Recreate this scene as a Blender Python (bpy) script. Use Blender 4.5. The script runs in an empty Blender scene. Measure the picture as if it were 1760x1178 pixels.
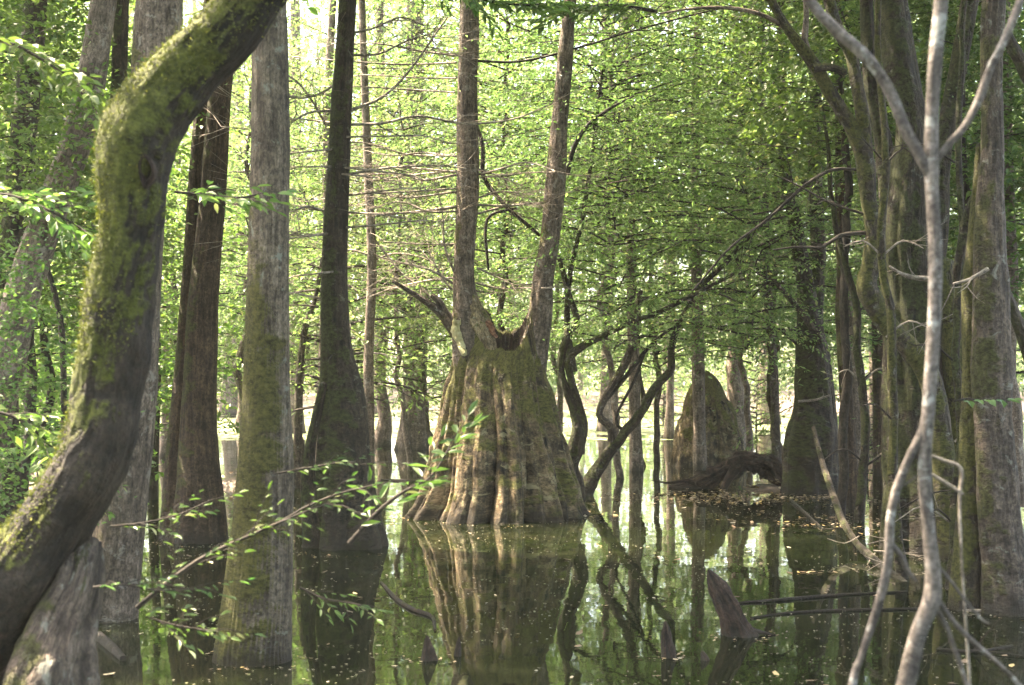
import bpy, math
import numpy as np
from mathutils import Vector
SC = bpy.context.scene
COL = SC.collection
R_ = math.radians

# ------------------------------------------------------------------ camera
CAMH, F, HZ = 1.4, 2418.0, 640.0          # eye height, focal length and horizon in photo pixels
cam_d = bpy.data.cameras.new('camera')
cam = bpy.data.objects.new('camera', cam_d); COL.objects.link(cam)
cam.location = (0, 0, CAMH); cam.rotation_euler = (R_(90), 0, 0)
cam_d.sensor_width = 36; cam_d.lens = 36 * F / 1760
cam_d.shift_y = (HZ - 589) / 1760
cam_d.clip_start = 0.05; cam_d.clip_end = 500
cam_d.dof.use_dof = True; cam_d.dof.focus_distance = 12.0; cam_d.dof.aperture_fstop = 4.8
SC.camera = cam

# ------------------------------------------------------------------ sky, sun, exposure
SUN_EL, SUN_AZ = 60.0, -62.0             # azimuth clockwise from +Y (view direction)
w = bpy.data.worlds.new("World"); SC.world = w; w.use_nodes = True
nt = w.node_tree; bg = nt.nodes['Background']
sky = nt.nodes.new('ShaderNodeTexSky'); sky.sky_type = 'NISHITA'; sky.sun_disc = False
sky.sun_elevation = R_(SUN_EL); sky.sun_rotation = R_(SUN_AZ)
sky.air_density = .8; sky.dust_density = 3.0; sky.ozone_density = 1.0
nt.links.new(sky.outputs[0], bg.inputs[0]); bg.inputs[1].default_value = 0.15
sd = bpy.data.lights.new('sun', 'SUN'); sd.energy = 5.0; sd.angle = R_(0.6); sd.color = (1, .93, .82)
so = bpy.data.objects.new('sun', sd); COL.objects.link(so)
_a, _e = R_(SUN_AZ), R_(SUN_EL)
sdir = Vector((math.sin(_a) * math.cos(_e), math.cos(_a) * math.cos(_e), math.sin(_e)))
so.rotation_euler = sdir.to_track_quat('Z', 'Y').to_euler(); so.location = sdir * 40
SC.view_settings.view_transform = 'Standard'; SC.view_settings.look = 'None'
SC.view_settings.gamma = 1; SC.view_settings.exposure = 3.85
SC.view_settings.use_white_balance = True; SC.view_settings.white_balance_temperature = 8000; SC.view_settings.white_balance_tint = 10
SC.cycles.use_denoising = True
SC.cycles.max_bounces = 12; SC.cycles.diffuse_bounces = 7; SC.cycles.transmission_bounces = 6
SC.cycles.glossy_bounces = 3; SC.cycles.sample_clamp_indirect = 6; SC.cycles.caustics_reflective = False

def P(x, y, d):
    return ((x - 880) / F * d, d, CAMH - (y - HZ) / F * d)
def base_d(y):                            # distance of a point of the water seen at photo row y
    return CAMH * F / (y - HZ)

# ------------------------------------------------------------------ noise
def _h(i, j, k, s):
    n = (i * 374761393 + j * 668265263 + k * 2147483647 + s * 974634777) & 0xffffffff
    n = ((n ^ (n >> 13)) * 1274126177) & 0xffffffff
    n = ((n ^ (n >> 16)) * 2246822519) & 0xffffffff
    return ((n >> 8) & 0xffff) / 65535.0
def vnoise(x, y, z, s=0):
    x, y, z = [np.asarray(a, float) for a in (x, y, z)]
    x, y, z = np.broadcast_arrays(x, y, z)
    i, j, k = np.floor(x).astype(np.int64), np.floor(y).astype(np.int64), np.floor(z).astype(np.int64)
    u, v, t = x - i, y - j, z - k
    u, v, t = [a * a * (3 - 2 * a) for a in (u, v, t)]
    r = 0
    for a in (0, 1):
        for b in (0, 1):
            for c in (0, 1):
                r = r + _h(i + a, j + b, k + c, s) * (u if a else 1 - u) * (v if b else 1 - v) * (t if c else 1 - t)
    return r * 2 - 1
def fbm(x, y, z, s=0, o=3):
    r, a = 0, 1.0
    for q in range(o):
        r = r + a * vnoise(np.asarray(x) * 2 ** q, np.asarray(y) * 2 ** q, np.asarray(z) * 2 ** q, s + q); a *= .5
    return r

# ------------------------------------------------------------------ mesh accumulator
class MB:
    def __init__(s): s.v, s.f, s.a, s.m, s.n = [], [], [], [], 0
    def add(s, v, f, att=None, mat=0):
        v = np.asarray(v, np.float32).reshape(-1, 3); f = np.asarray(f, np.int64)
        if f.ndim == 1: f = f.reshape(-1, 4)
        s.v.append(v); s.f.append(f + s.n); s.m.append(np.full(len(f), mat, np.int32))
        s.a.append(np.asarray(att, np.float32) if att is not None else v); s.n += len(v)
    def mesh(s, name, mats, smooth=True):
        v = np.concatenate(s.v); a = np.concatenate(s.a); m = np.concatenate(s.m)
        sizes = np.concatenate([np.full(len(f), f.shape[1], np.int32) for f in s.f])
        idx = np.concatenate([f.ravel() for f in s.f]).astype(np.int32)
        me = bpy.data.meshes.new(name)
        me.vertices.add(len(v)); me.vertices.foreach_set('co', v.ravel())
        me.loops.add(len(idx)); me.loops.foreach_set('vertex_index', idx)
        me.polygons.add(len(sizes))
        st = np.zeros(len(sizes), np.int32); st[1:] = np.cumsum(sizes)[:-1]
        me.polygons.foreach_set('loop_start', st); me.polygons.foreach_set('loop_total', sizes)
        me.polygons.foreach_set('material_index', m)
        me.polygons.foreach_set('use_smooth', np.full(len(sizes), smooth, bool))
        me.update(calc_edges=True)
        at = me.attributes.new('bark', 'FLOAT_VECTOR', 'POINT'); at.data.foreach_set('vector', a.ravel())
        for q in (mats if isinstance(mats, (list, tuple)) else [mats]): me.materials.append(q)
        return me
    def obj(s, name, mats, parent=None, smooth=True):
        return link(bpy.data.objects.new(name, s.mesh(name, mats, smooth)), parent)

def link(o, parent=None):
    COL.objects.link(o)
    if parent is not None: o.parent = parent; o.matrix_parent_inverse = parent.matrix_world.inverted_safe()
    return o
def tag(o, label=None, cat=None, group=None, kind=None):
    for k, v in (('label', label), ('category', cat), ('group', group), ('kind', kind)):
        if v: o[k] = v
    return o
def thing(name, label, cat, loc=(0, 0, 0), group=None):
    o = bpy.data.objects.new(name, None); COL.objects.link(o); o.location = loc
    o.empty_display_size = .1
    bpy.context.view_layer.update() if False else None
    o.matrix_world.translation = loc
    return tag(o, label, cat, group)
def part(name, me_or_mb, mats, parent, smooth=True):
    """world-space mesh made local to its parent's position"""
    me = me_or_mb.mesh(name, mats, smooth) if isinstance(me_or_mb, MB) else me_or_mb
    lx = np.zeros(len(me.vertices) * 3, np.float32); me.vertices.foreach_get('co', lx)
    lx = lx.reshape(-1, 3) - np.array((parent.parent or parent).location, np.float32); me.vertices.foreach_set('co', lx.ravel())
    o = bpy.data.objects.new(name, me); COL.objects.link(o); o.parent = parent
    return o
def inst(name, me, parent, loc, rz=0, sc=(1, 1, 1)):
    o = bpy.data.objects.new(name, me); COL.objects.link(o); o.parent = parent
    o.location = loc; o.rotation_euler = (0, 0, rz); o.scale = sc
    return o

# ------------------------------------------------------------------ tubes
def catmull(Q, n_per):
    Q = np.asarray(Q, float); n = len(Q); out = []
    E = np.vstack([2 * Q[0] - Q[1], Q, 2 * Q[-1] - Q[-2]])
    for i in range(n - 1):
        p0, p1, p2, p3 = E[i:i + 4]; k = n_per[i]
        t = np.linspace(0, 1, k, endpoint=False)[:, None]
        out.append(.5 * (2 * p1 + (p2 - p0) * t + (2 * p0 - 5 * p1 + 4 * p2 - p3) * t ** 2 + (3 * p1 - p0 - 3 * p2 + p3) * t ** 3))
    out.append(Q[-1:]); return np.vstack(out)
def tube(mb, Q, seg=12, step=.1, lump=.0, lf=2.5, flute=None, seed=0, mat=0, off=0.0, wig=0.0, rough=0.0, rf=7.0):
    """Q rows x,y,z,r.  flute=(count, depth, fade height, constant depth): folds running up from the base"""
    Q = np.asarray(Q, float)
    L = np.linalg.norm(np.diff(Q[:, :3], axis=0), axis=1)
    C = catmull(Q, [max(1, int(math.ceil(l / step))) for l in L])
    p, r = C[:, :3].copy(), np.maximum(C[:, 3], .0006)
    s = np.concatenate([[0], np.cumsum(np.linalg.norm(np.diff(p, axis=0), axis=1))])
    if wig:
        for ax in (0, 1): p[:, ax] += wig * fbm(s * 1.7 + seed * 3.1, ax * 9.0, seed, seed)
    T = np.gradient(p, axis=0); T /= np.linalg.norm(T, axis=1)[:, None] + 1e-12
    ref = np.array([1.0, 0, 0]) if abs(T[0][0]) < .8 else np.array([0, 0, 1.0])
    N = np.zeros_like(T); n0 = ref - T[0] * ref.dot(T[0]); N[0] = n0 / np.linalg.norm(n0)
    for i in range(1, len(T)):
        q = N[i - 1] - T[i] * N[i - 1].dot(T[i]); N[i] = q / (np.linalg.norm(q) + 1e-12)
    B = np.cross(T, N)
    th = np.linspace(0, 2 * np.pi, seg, endpoint=False)
    TH, S = np.meshgrid(th, s); RR = np.repeat(r[:, None], seg, 1)
    cx, sx = np.cos(TH), np.sin(TH)
    k = np.ones_like(RR)
    if lump:
        k += lump * fbm(cx * 1.3 + seed, sx * 1.3, S * lf, seed, 4)
    if rough:
        r0_ = float(np.mean(r)); q = fbm(cx * rf * r0_ * 1.6, sx * rf * r0_ * 1.6 + seed, S * rf * .55, seed + 40, 3)
        k += rough * (.5 * q + .8 * (.45 - np.abs(fbm(cx * rf * r0_ * 2.2 + 7, sx * rf * r0_ * 2.2, S * rf * .4, seed + 60, 3))))
    if flute:
        n, dep, fade, cd = flute
        zz = np.maximum(p[:, 2], 0)[:, None]
        A = dep * np.exp(-zz / fade) + cd
        ph = seed * 1.7 + .5 * vnoise(S * 1.2, 0, seed, 5) + .9 * vnoise(cx * 1.1, sx * 1.1, seed, 8)
        g = np.abs(np.cos(n * TH / 2 + ph)) ** .8
        g = g * (0.55 + .45 * vnoise(cx * 1.5 + 4, sx * 1.5, S * .8, seed + 3))
        k += A * (g - .45)
    RR = RR * k
    V = p[:, None, :] + RR[..., None] * (cx[..., None] * N[:, None, :] + sx[..., None] * B[:, None, :])
    r0 = float(np.mean(r))
    att = np.stack([cx * r0, sx * r0, S + off], -1)
    m = len(p); i = np.arange(m - 1)[:, None] * seg; j = np.arange(seg)[None, :]; j2 = (j + 1) % seg
    f = np.stack([i + j, i + j2, i + seg + j2, i + seg + j], -1).reshape(-1, 4)
    mb.add(V.reshape(-1, 3), f, att.reshape(-1, 3), mat)
    tip = mb_tri_cap(mb, V[-1], p[-1] + T[-1] * r[-1] * .6, att[-1], mat)
    return p, r
def mb_tri_cap(mb, ring, c, att, mat):
    n = len(ring); v = np.vstack([ring, c[None]]); j = np.arange(n)
    mb.add(v, np.stack([j, (j + 1) % n, np.full(n, n)], -1), np.vstack([att, att.mean(0)[None]]), mat)

# ------------------------------------------------------------------ leaves
def leaves(mb, pos, dirv, nor, L, W, rs, mat=1, fine=False, dv=None):
    n = len(pos)
    d = dirv / (np.linalg.norm(dirv, axis=1)[:, None] + 1e-9)
    side = np.cross(d, nor); side /= np.linalg.norm(side, axis=1)[:, None] + 1e-9
    up = np.cross(side, d)
    L = np.broadcast_to(L, n)[:, None]; W = np.broadcast_to(W, n)[:, None] * .5
    b = pos; t = pos + d * L - up * L * .12
    if fine:
        pts = [b, b + d * L * .25 + side * W * .85 + up * W * .3, b + d * L * .6 + side * W * .9 + up * W * .3, t,
               b + d * L * .6 - side * W * .9 + up * W * .3, b + d * L * .25 - side * W * .85 + up * W * .3]
        v = np.stack(pts, 1); i = np.arange(n)[:, None] * 6
        f = np.concatenate([i + np.array([[0, 1, 2, 3]]), i + np.array([[0, 3, 4, 5]])])
    else:
        pts = [b, b + d * L * .45 + side * W + up * W * .25, t, b + d * L * .45 - side * W + up * W * .25]
        v = np.stack(pts, 1); i = np.arange(n)[:, None] * 4
        f = i + np.array([[0, 1, 2, 3]])
    mb.add(v.reshape(-1, 3), f, None, mat)

def bough(mb, rs, o, az, L, rise, droop, lf, lw, tw_gap=.16, lgap=.045, tlen=.4, fine=False, r0=.018, bare=.15, twseg=3, jitter=.35):
    """one branch with flat side sprays of leaves"""
    n = max(5, int(L / .25)); t = np.linspace(0, 1, n)
    d = np.array([math.cos(az), math.sin(az)])
    wob = np.cumsum(rs.normal(0, .035, n)) * L
    x = o[0] + d[0] * L * t - d[1] * wob; y = o[1] + d[1] * L * t + d[0] * wob
    z = o[2] + rise * L * t - droop * L * t ** 2 + np.cumsum(rs.normal(0, .008, n)) * L
    p = np.stack([x, y, z], 1)
    tube(mb, np.column_stack([p, r0 * (1 - .9 * t) + .002]), seg=4, step=9, mat=0)
    m = max(4, int(L * (1 - bare) / tw_gap)); tt = np.linspace(bare, .99, m) + rs.uniform(-.02, .02, m)
    tt = np.clip(tt, 0, .999)
    P0 = np.stack([np.interp(tt, t, p[:, k]) for k in range(3)], 1)
    Tn = np.stack([np.interp(np.minimum(tt + .05, 1), t, p[:, k]) - np.interp(tt - .05, t, p[:, k]) for k in range(3)], 1)
    Tn /= np.linalg.norm(Tn, axis=1)[:, None]
    sgn = np.where(np.arange(m) % 2 == 0, 1, -1)
    ang = sgn * rs.uniform(.6, 1.1, m)
    c, s = np.cos(ang), np.sin(ang)
    D = np.stack([Tn[:, 0] * c - Tn[:, 1] * s, Tn[:, 0] * s + Tn[:, 1] * c, Tn[:, 2] + rs.normal(-.08, .13, m)], 1)
    D /= np.linalg.norm(D, axis=1)[:, None]
    TL = L * tlen * np.sin(np.clip(.35 + tt * 2.5, 0, 3.0)) * rs.uniform(.6, 1.15, m) + .12
    # twig sticks
    sd_ = np.cross(D, [0, 0, 1.0]) * .004; E = P0 + D * TL[:, None]; E[:, 2] -= TL * .12
    up = np.array([0, 0, .005])
    V = np.stack([P0 + sd_, P0 - sd_, P0 + up, E], 1); i = np.arange(m)[:, None] * 4
    mb.add(V.reshape(-1, 3), np.concatenate([i + [[0, 1, 3]], i + [[1, 2, 3]], i + [[2, 0, 3]]]), None, 0)
    cnt = np.maximum((TL / lgap).astype(int), 2); ii = np.repeat(np.arange(m), cnt)
    fr = np.concatenate([(np.arange(k) + .7) / k for k in cnt])
    q = P0[ii] + D[ii] * (TL[ii] * fr)[:, None]; q[:, 2] -= TL[ii] * .12 * fr ** 2
    sg = np.where(rs.rand(len(ii)) < .5, 1, -1)
    a2 = sg * rs.uniform(.5, 1.3, len(ii)); c, s = np.cos(a2), np.sin(a2)
    dd = np.stack([D[ii, 0] * c - D[ii, 1] * s, D[ii, 0] * s + D[ii, 1] * c, D[ii, 2] + rs.normal(-.15, jitter, len(ii))], 1)
    nn = np.stack([rs.normal(0, jitter, len(ii)), rs.normal(0, jitter, len(ii)), np.ones(len(ii))], 1)
    q += rs.normal(0, .018, q.shape)
    sz = rs.uniform(.5, 1.35, len(ii))
    leaves(mb, q, dd, nn, lf * sz, lw * sz, rs, 1, fine)

def crown_mesh(name, seed, H, R, nb, lf, lw, mats, shape='tall', cloud=0, **kw):
    rs = np.random.RandomState(seed); mb = MB()
    for i in range(nb):
        u = (i + rs.rand()) / nb
        if shape == 'tall': rad = R * (1 - .55 * u) * rs.uniform(.55, 1.15)
        elif shape == 'dome': rad = R * math.sqrt(max(.08, 1 - (u * 1.1 - .15) ** 2)) * rs.uniform(.5, 1.1)
        else: rad = R * rs.uniform(.5, 1.1)
        az = i * 2.39996 + rs.uniform(-.5, .5)
        bough(mb, rs, (0, 0, u * H), az, rad, rs.uniform(.0, .35) + .25 * u, rs.uniform(.1, .4), lf, lw, **kw)
    if cloud:                                  # leafy outer twigs in flat clumps between the boughs
        nc = cloud // 40
        a = rs.rand(nc) * 6.283; u = rs.rand(nc)
        rr = R * (1 - (.5 if shape == 'tall' else .35) * np.abs(u * 1.6 - .5)) * np.sqrt(rs.uniform(.03, 1, nc)) * 1.02
        C = np.stack([np.cos(a) * rr, np.sin(a) * rr, u * H + .12 * rr], 1)
        tl = rs.normal(0, .35, (nc, 2)); ax = rs.rand(nc) * 3.14
        e = R * rs.uniform(.08, .2, nc)
        for c_, t_, x_, e_ in zip(C, tl, ax, e):
            p = np.clip(rs.normal(0, 1, (40, 3)), -2, 2) * [e_ * 1.5, e_ * .6, e_ * .16]
            p = np.stack([p[:, 0] * math.cos(x_) - p[:, 1] * math.sin(x_), p[:, 0] * math.sin(x_) + p[:, 1] * math.cos(x_), p[:, 2]], 1)
            p[:, 2] += p[:, 0] * t_[0] + p[:, 1] * t_[1]
            dv = rs.normal(0, 1, (40, 3)) * [1, 1, .5]; nr = rs.normal(0, .4, (40, 3)) + [t_[0] * -1, t_[1] * -1, 1]
            sz = rs.uniform(.6, 1.25, 40); leaves(mb, p + c_, dv, nr, lf * sz, lw * sz, rs, 1, False)
    me = mb.mesh(name, mats, False); return me

# ------------------------------------------------------------------ materials
def newmat(name):
    m = bpy.data.materials.new(name); m.use_nodes = True
    t = m.node_tree; t.nodes.clear(); return m, t
def N(t, typ, **kw):
    n = t.nodes.new(typ)
    for k, v in kw.items():
        if k.startswith('i_'):
            key = k[2:]; key = int(key) if key.isdigit() else key.replace('_', ' ')
            n.inputs[key].default_value = v
        else: setattr(n, k, v)
    return n
def noise(t, vec, scale, detail=4, rough=.55, dist=0.0):
    n = N(t, 'ShaderNodeTexNoise'); n.inputs['Scale'].default_value = scale; n.inputs['Detail'].default_value = detail
    n.inputs['Roughness'].default_value = rough; n.inputs['Distortion'].default_value = dist
    if vec: t.links.new(vec, n.inputs['Vector'])
    return n.outputs['Fac']
def mapping(t, vec, sc, loc=(0, 0, 0)):
    n = N(t, 'ShaderNodeMapping'); n.inputs['Scale'].default_value = sc; n.inputs['Location'].default_value = loc
    t.links.new(vec, n.inputs[0]); return n.outputs[0]
def ramp(t, fac, stops, interp='LINEAR'):
    n = N(t, 'ShaderNodeValToRGB'); cr = n.color_ramp; cr.interpolation = interp
    while len(cr.elements) < len(stops): cr.elements.new(.5)
    for e, (p, c) in zip(cr.elements, stops):
        e.position = p; e.color = (c, c, c, 1) if isinstance(c, (int, float)) else (*c, 1)
    t.links.new(fac, n.inputs[0]); return n.outputs[0]
def mix(t, fac, a, b, typ='MIX'):
    n = N(t, 'ShaderNodeMix', data_type='RGBA', blend_type=typ)
    for sock, val in ((0, fac), (6, a), (7, b)):
        if isinstance(val, (int, float)): n.inputs[sock].default_value = val
        elif isinstance(val, tuple): n.inputs[sock].default_value = (*val, 1)
        else: t.links.new(val, n.inputs[sock])
    return n.outputs[2]
def mth(t, op, a, b=0.0, clamp=False):
    n = N(t, 'ShaderNodeMath', operation=op); n.use_clamp = clamp
    for i, val in enumerate((a, b)):
        if isinstance(val, (int, float)): n.inputs[i].default_value = val
        else: t.links.new(val, n.inputs[i])
    return n.outputs[0]

def bark_mat(name, c_hi, c_lo, moss=0.0, moss_dir=(0, 0, 1), moss_c=(.085, .105, .018), lichen=.1, fur=38, furz=.16,
             depth=.6, wet=.12, sz=1.0, moss_top=99., moss_bias=0.0, moss_z=None, patchy=.5, lich_c=(.30, .33, .27)):
    """bark furrows along the stem; moss where the surface faces moss_dir; pale lichen spots; a dark wet band at the waterline"""
    k_ = .72; c_hi = tuple(v * k_ for v in c_hi); c_lo = tuple(v * .55 for v in c_lo); lich_c = tuple(v * .8 for v in lich_c)
    m, t = newmat(name)
    at = N(t, 'ShaderNodeAttribute', attribute_name='bark').outputs['Vector']
    geo = N(t, 'ShaderNodeNewGeometry')
    v1 = mapping(t, at, (1, 1, furz))
    f1 = noise(t, v1, fur * sz, 5, .6, .3)
    f2 = noise(t, at, 9 * sz, 5, .65, .2)
    f3 = noise(t, at, 70 * sz, 3, .6)
    big = noise(t, at, 2.3 * sz, 3, .5)
    k = mth(t, 'ADD', mth(t, 'MULTIPLY', f1, .62), mth(t, 'MULTIPLY', f2, .38))
    mid = tuple((a + b) / 2 for a, b in zip(c_hi, c_lo))
    base = ramp(t, k, [(.36, c_lo), (.5, mid), (.62, c_hi)])
    dark = ramp(t, mth(t, 'ADD', mth(t, 'MULTIPLY', big, .6), mth(t, 'MULTIPLY', f2, .4)), [(.40, .42), (.60, 1.35)])
    speck = ramp(t, noise(t, mapping(t, at, (1, 1, .55)), 75 * sz, 4, .75, .4), [(.36, .30), (.5, .95), (.64, 1.65)])
    base = mix(t, .85, base, mix(t, 1.0, base, speck, 'MULTIPLY'))
    base = mix(t, patchy, base, mix(t, 1.0, base, dark, 'MULTIPLY'))
    if lichen:
        lm = ramp(t, noise(t, at, 11 * sz, 6, .72, .5), [(.60 - lichen * .2, 0), (.66 - lichen * .2, 1)])
        base = mix(t, mth(t, 'MULTIPLY', lm, .7), base, lich_c)
    mossf = None
    if moss:
        dt = N(t, 'ShaderNodeVectorMath', operation='DOT_PRODUCT'); t.links.new(geo.outputs['Normal'], dt.inputs[0])
        dv = Vector(moss_dir).normalized(); dt.inputs[1].default_value = dv
        a = mth(t, 'MULTIPLY', dt.outputs['Value'], .42)
        b = mth(t, 'MULTIPLY', mth(t, 'SUBTRACT', f2, .5), 1.9)
        c = mth(t, 'MULTIPLY', mth(t, 'SUBTRACT', big, .5), 1.5)
        s = mth(t, 'ADD', mth(t, 'ADD', a, b), mth(t, 'ADD', c, moss - .5 + moss_bias))
        if moss_top < 50:
            sx = N(t, 'ShaderNodeSeparateXYZ'); t.links.new(geo.outputs['Position'], sx.inputs[0])
            s = mth(t, 'SUBTRACT', s, mth(t, 'MULTIPLY', mth(t, 'MAXIMUM', mth(t, 'SUBTRACT', sx.outputs[2], moss_top), 0.0), .9))
        if moss_z:                                  # more moss up where the stem catches rain and light
            sz_ = N(t, 'ShaderNodeSeparateXYZ'); t.links.new(geo.outputs['Position'], sz_.inputs[0])
            g = mth(t, 'MULTIPLY', mth(t, 'SUBTRACT', sz_.outputs[2], moss_z[0]), moss_z[1])
            s = mth(t, 'ADD', s, mth(t, 'MINIMUM', mth(t, 'MAXIMUM', g, -.35), .25))
        mossf = ramp(t, s, [(.0, 0), (.22, 1)])
        mc = mix(t, ramp(t, noise(t, at, 42, 5, .8), [(.36, 0), (.62, 1)]), tuple(v * .3 for v in moss_c), tuple(v * 1.6 for v in moss_c))
        base = mix(t, mossf, base, mc)
    if wet:
        sx = N(t, 'ShaderNodeSeparateXYZ'); t.links.new(geo.outputs['Position'], sx.inputs[0])
        zz = mth(t, 'ADD', sx.outputs[2], mth(t, 'MULTIPLY', mth(t, 'SUBTRACT', f1, .5), .30))
        wf = ramp(t, mth(t, 'DIVIDE', zz, wet * 2), [(.1, 1), (.62, 0)])
        base = mix(t, mth(t, 'MULTIPLY', wf, .85), base, (.022, .018, .014))
    bs = N(t, 'ShaderNodeBsdfPrincipled'); t.links.new(base, bs.inputs['Base Color'])
    bs.inputs['Roughness'].default_value = .85; bs.inputs['Specular IOR Level'].default_value = .25
    hgt = mth(t, 'ADD', mth(t, 'MULTIPLY', f1, 1.0), mth(t, 'ADD', mth(t, 'MULTIPLY', f3, .25), mth(t, 'MULTIPLY', f2, .6)))
    if mossf is not None:
        hgt = mth(t, 'ADD', hgt, mth(t, 'MULTIPLY', mossf, mth(t, 'MULTIPLY', noise(t, at, 120, 3, .8), .9)))
    bp = N(t, 'ShaderNodeBump'); bp.inputs['Strength'].default_value = depth; bp.inputs['Distance'].default_value = .035 / sz
    t.links.new(hgt, bp.inputs['Height']); t.links.new(bp.outputs[0], bs.inputs['Normal'])
    o = N(t, 'ShaderNodeOutputMaterial'); t.links.new(bs.outputs[0], o.inputs[0]); return m

def leaf_mat(name, dark, light, yellow=(.24, .25, .10), trans=.58, rough=.5, yel=.06):
    m, t = newmat(name)
    geo = N(t, 'ShaderNodeNewGeometry')
    ri = geo.outputs['Random Per Island']
    oi = N(t, 'ShaderNodeObjectInfo')
    tc = N(t, 'ShaderNodeTexCoord')
    nz = noise(t, tc.outputs['Object'], 1.3, 2, .5)
    c = ramp(t, mth(t, 'ADD', mth(t, 'MULTIPLY', ri, .6), mth(t, 'MULTIPLY', nz, .4)), [(.15, dark), (.75, light)])
    c = mix(t, ramp(t, ri, [(1 - yel - .001, 0), (1 - yel, 1)], 'CONSTANT'), c, yellow)
    hs = N(t, 'ShaderNodeHueSaturation'); t.links.new(c, hs.inputs['Color'])
    t.links.new(mth(t, 'ADD', .485, mth(t, 'MULTIPLY', oi.outputs['Random'], .03)), hs.inputs['Hue'])
    t.links.new(mth(t, 'ADD', .85, mth(t, 'MULTIPLY', oi.outputs['Random'], .35)), hs.inputs['Value'])
    c = hs.outputs[0]
    bs = N(t, 'ShaderNodeBsdfPrincipled'); t.links.new(c, bs.inputs['Base Color'])
    bs.inputs['Roughness'].default_value = rough; bs.inputs['Specular IOR Level'].default_value = .5
    tr = N(t, 'ShaderNodeBsdfTranslucent')
    t.links.new(mix(t, 1.0, c, (1.15, 1.25, 1.0), 'MULTIPLY'), tr.inputs[0])
    ms = N(t, 'ShaderNodeMixShader'); ms.inputs[0].default_value = trans
    t.links.new(bs.outputs[0], ms.inputs[1]); t.links.new(tr.outputs[0], ms.inputs[2])
    o = N(t, 'ShaderNodeOutputMaterial'); t.links.new(ms.outputs[0], o.inputs[0]); return m

M = {}
M['lean'] = bark_mat('mossy_dark_bark', (.05, .037, .027), (.009, .007, .006), moss=.56, moss_dir=(-.62, -.25, .8), moss_z=(1.75, .6), moss_c=(.07, .078, .014), lichen=.0, fur=26, furz=.25, depth=1.0, wet=.1, patchy=1)
M['straight'] = bark_mat('grey_furrowed_bark', (.21, .165, .12), (.055, .038, .026), moss=.50, moss_dir=(-.9, -.55, 0), moss_c=(.062, .058, .014), moss_top=1.45, moss_bias=.10, lichen=.08, lich_c=(.20, .21, .17), fur=52, furz=.07, depth=1.0, wet=.1)
M['brown'] = bark_mat('reddish_brown_bark', (.115, .072, .046), (.024, .014, .010), moss=.22, moss_dir=(-1, -.2, 0), moss_c=(.045, .045, .012), lichen=.0, fur=48, furz=.07, depth=1.0)
M['dark'] = bark_mat('dark_mossy_bark', (.08, .058, .040), (.013, .010, .008), moss=.34, moss_dir=(-.6, -.5, .1), moss_c=(.035, .04, .012), lichen=.06, lich_c=(.15, .15, .12), fur=40, furz=.1, depth=1.0)
M['stump'] = bark_mat('weathered_stump_bark', (.33, .235, .14), (.014, .010, .007), moss=.37, moss_dir=(.1, -.35, .9), moss_z=(1.15, .20), moss_c=(.10, .095, .028), lichen=.22, fur=24, furz=.14, depth=1.0, wet=.16, patchy=1, lich_c=(.34, .29, .17))
M['scar_sunlit'] = bark_mat('tan_scar_wood_painted_sunlit', (.50, .38, .24), (.12, .085, .05), moss=.25, moss_dir=(.1, -.35, .9), moss_c=(.10, .095, .028), lichen=.2, fur=30, furz=.2, depth=.9, wet=0)  # lighter stem bark: sunlight on the tan scar is put into the colour
M['stem'] = bark_mat('pale_brown_stem_bark', (.24, .18, .14), (.065, .045, .034), moss=.14, moss_dir=(-1, 0, 0), moss_c=(.07, .065, .02), lichen=.15, lich_c=(.28, .25, .21), fur=44, furz=.12, depth=.9, wet=0)
M['pale'] = bark_mat('pale_bark', (.27, .205, .165), (.10, .07, .055), lichen=.12, lich_c=(.33, .29, .25), fur=34, furz=.12, depth=.6, wet=.12)
M['mossy'] = bark_mat('mossy_green_bark', (.115, .085, .058), (.02, .015, .011), moss=.50, moss_dir=(-.5, -.3, .6), moss_c=(.058, .058, .014), lichen=.1, lich_c=(.2, .2, .16), fur=34, furz=.15, depth=1.0)
M['grey'] = bark_mat('grey_brown_bark', (.145, .108, .085), (.03, .022, .017), moss=.24, moss_dir=(-.6, -.2, .2), moss_c=(.045, .045, .015), lichen=.1, lich_c=(.2, .2, .17), fur=38, furz=.12, depth=1.0)
M['sapling'] = bark_mat('smooth_pale_sapling_bark', (.17, .145, .13), (.08, .066, .06), lichen=.22, fur=60, furz=1.8, depth=.25, wet=0, sz=1.2, patchy=.8, lich_c=(.33, .33, .31))
M['deadwood'] = bark_mat('dark_wet_deadwood', (.07, .042, .03), (.010, .007, .006), moss=.08, lichen=0, fur=40, furz=.12, depth=1.0, wet=.04)
M['twig'] = bark_mat('grey_twig_bark', (.42, .35, .29), (.20, .16, .13), lichen=0, fur=50, furz=.3, depth=.2, wet=0)
M['dtwig'] = bark_mat('dark_twig_bark', (.06, .045, .034), (.016, .012, .010), lichen=0, fur=50, furz=.3, depth=.2, wet=0)
M['leaf'] = leaf_mat('understory_leaves', (.055, .10, .028), (.16, .235, .075))
M['leafb'] = leaf_mat('broad_green_leaves', (.03, .072, .014), (.115, .18, .04), yel=.03, trans=.5, rough=.42)
M['leafc'] = leaf_mat('high_canopy_leaves', (.06, .10, .02), (.13, .19, .04))
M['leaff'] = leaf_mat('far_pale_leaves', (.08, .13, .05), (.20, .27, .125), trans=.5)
M['leafn'] = leaf_mat('bright_sprig_leaves', (.03, .07, .014), (.075, .13, .03), yel=.02, trans=.45, rough=.4)

M['moss'] = leaf_mat('bright_moss', (.022, .026, .006), (.10, .112, .02), yellow=(.17, .16, .03), trans=.25, rough=.9)
M['moss2'] = leaf_mat('olive_moss', (.025, .028, .008), (.10, .10, .028), yellow=(.14, .12, .04), trans=.2, rough=.9)
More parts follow.
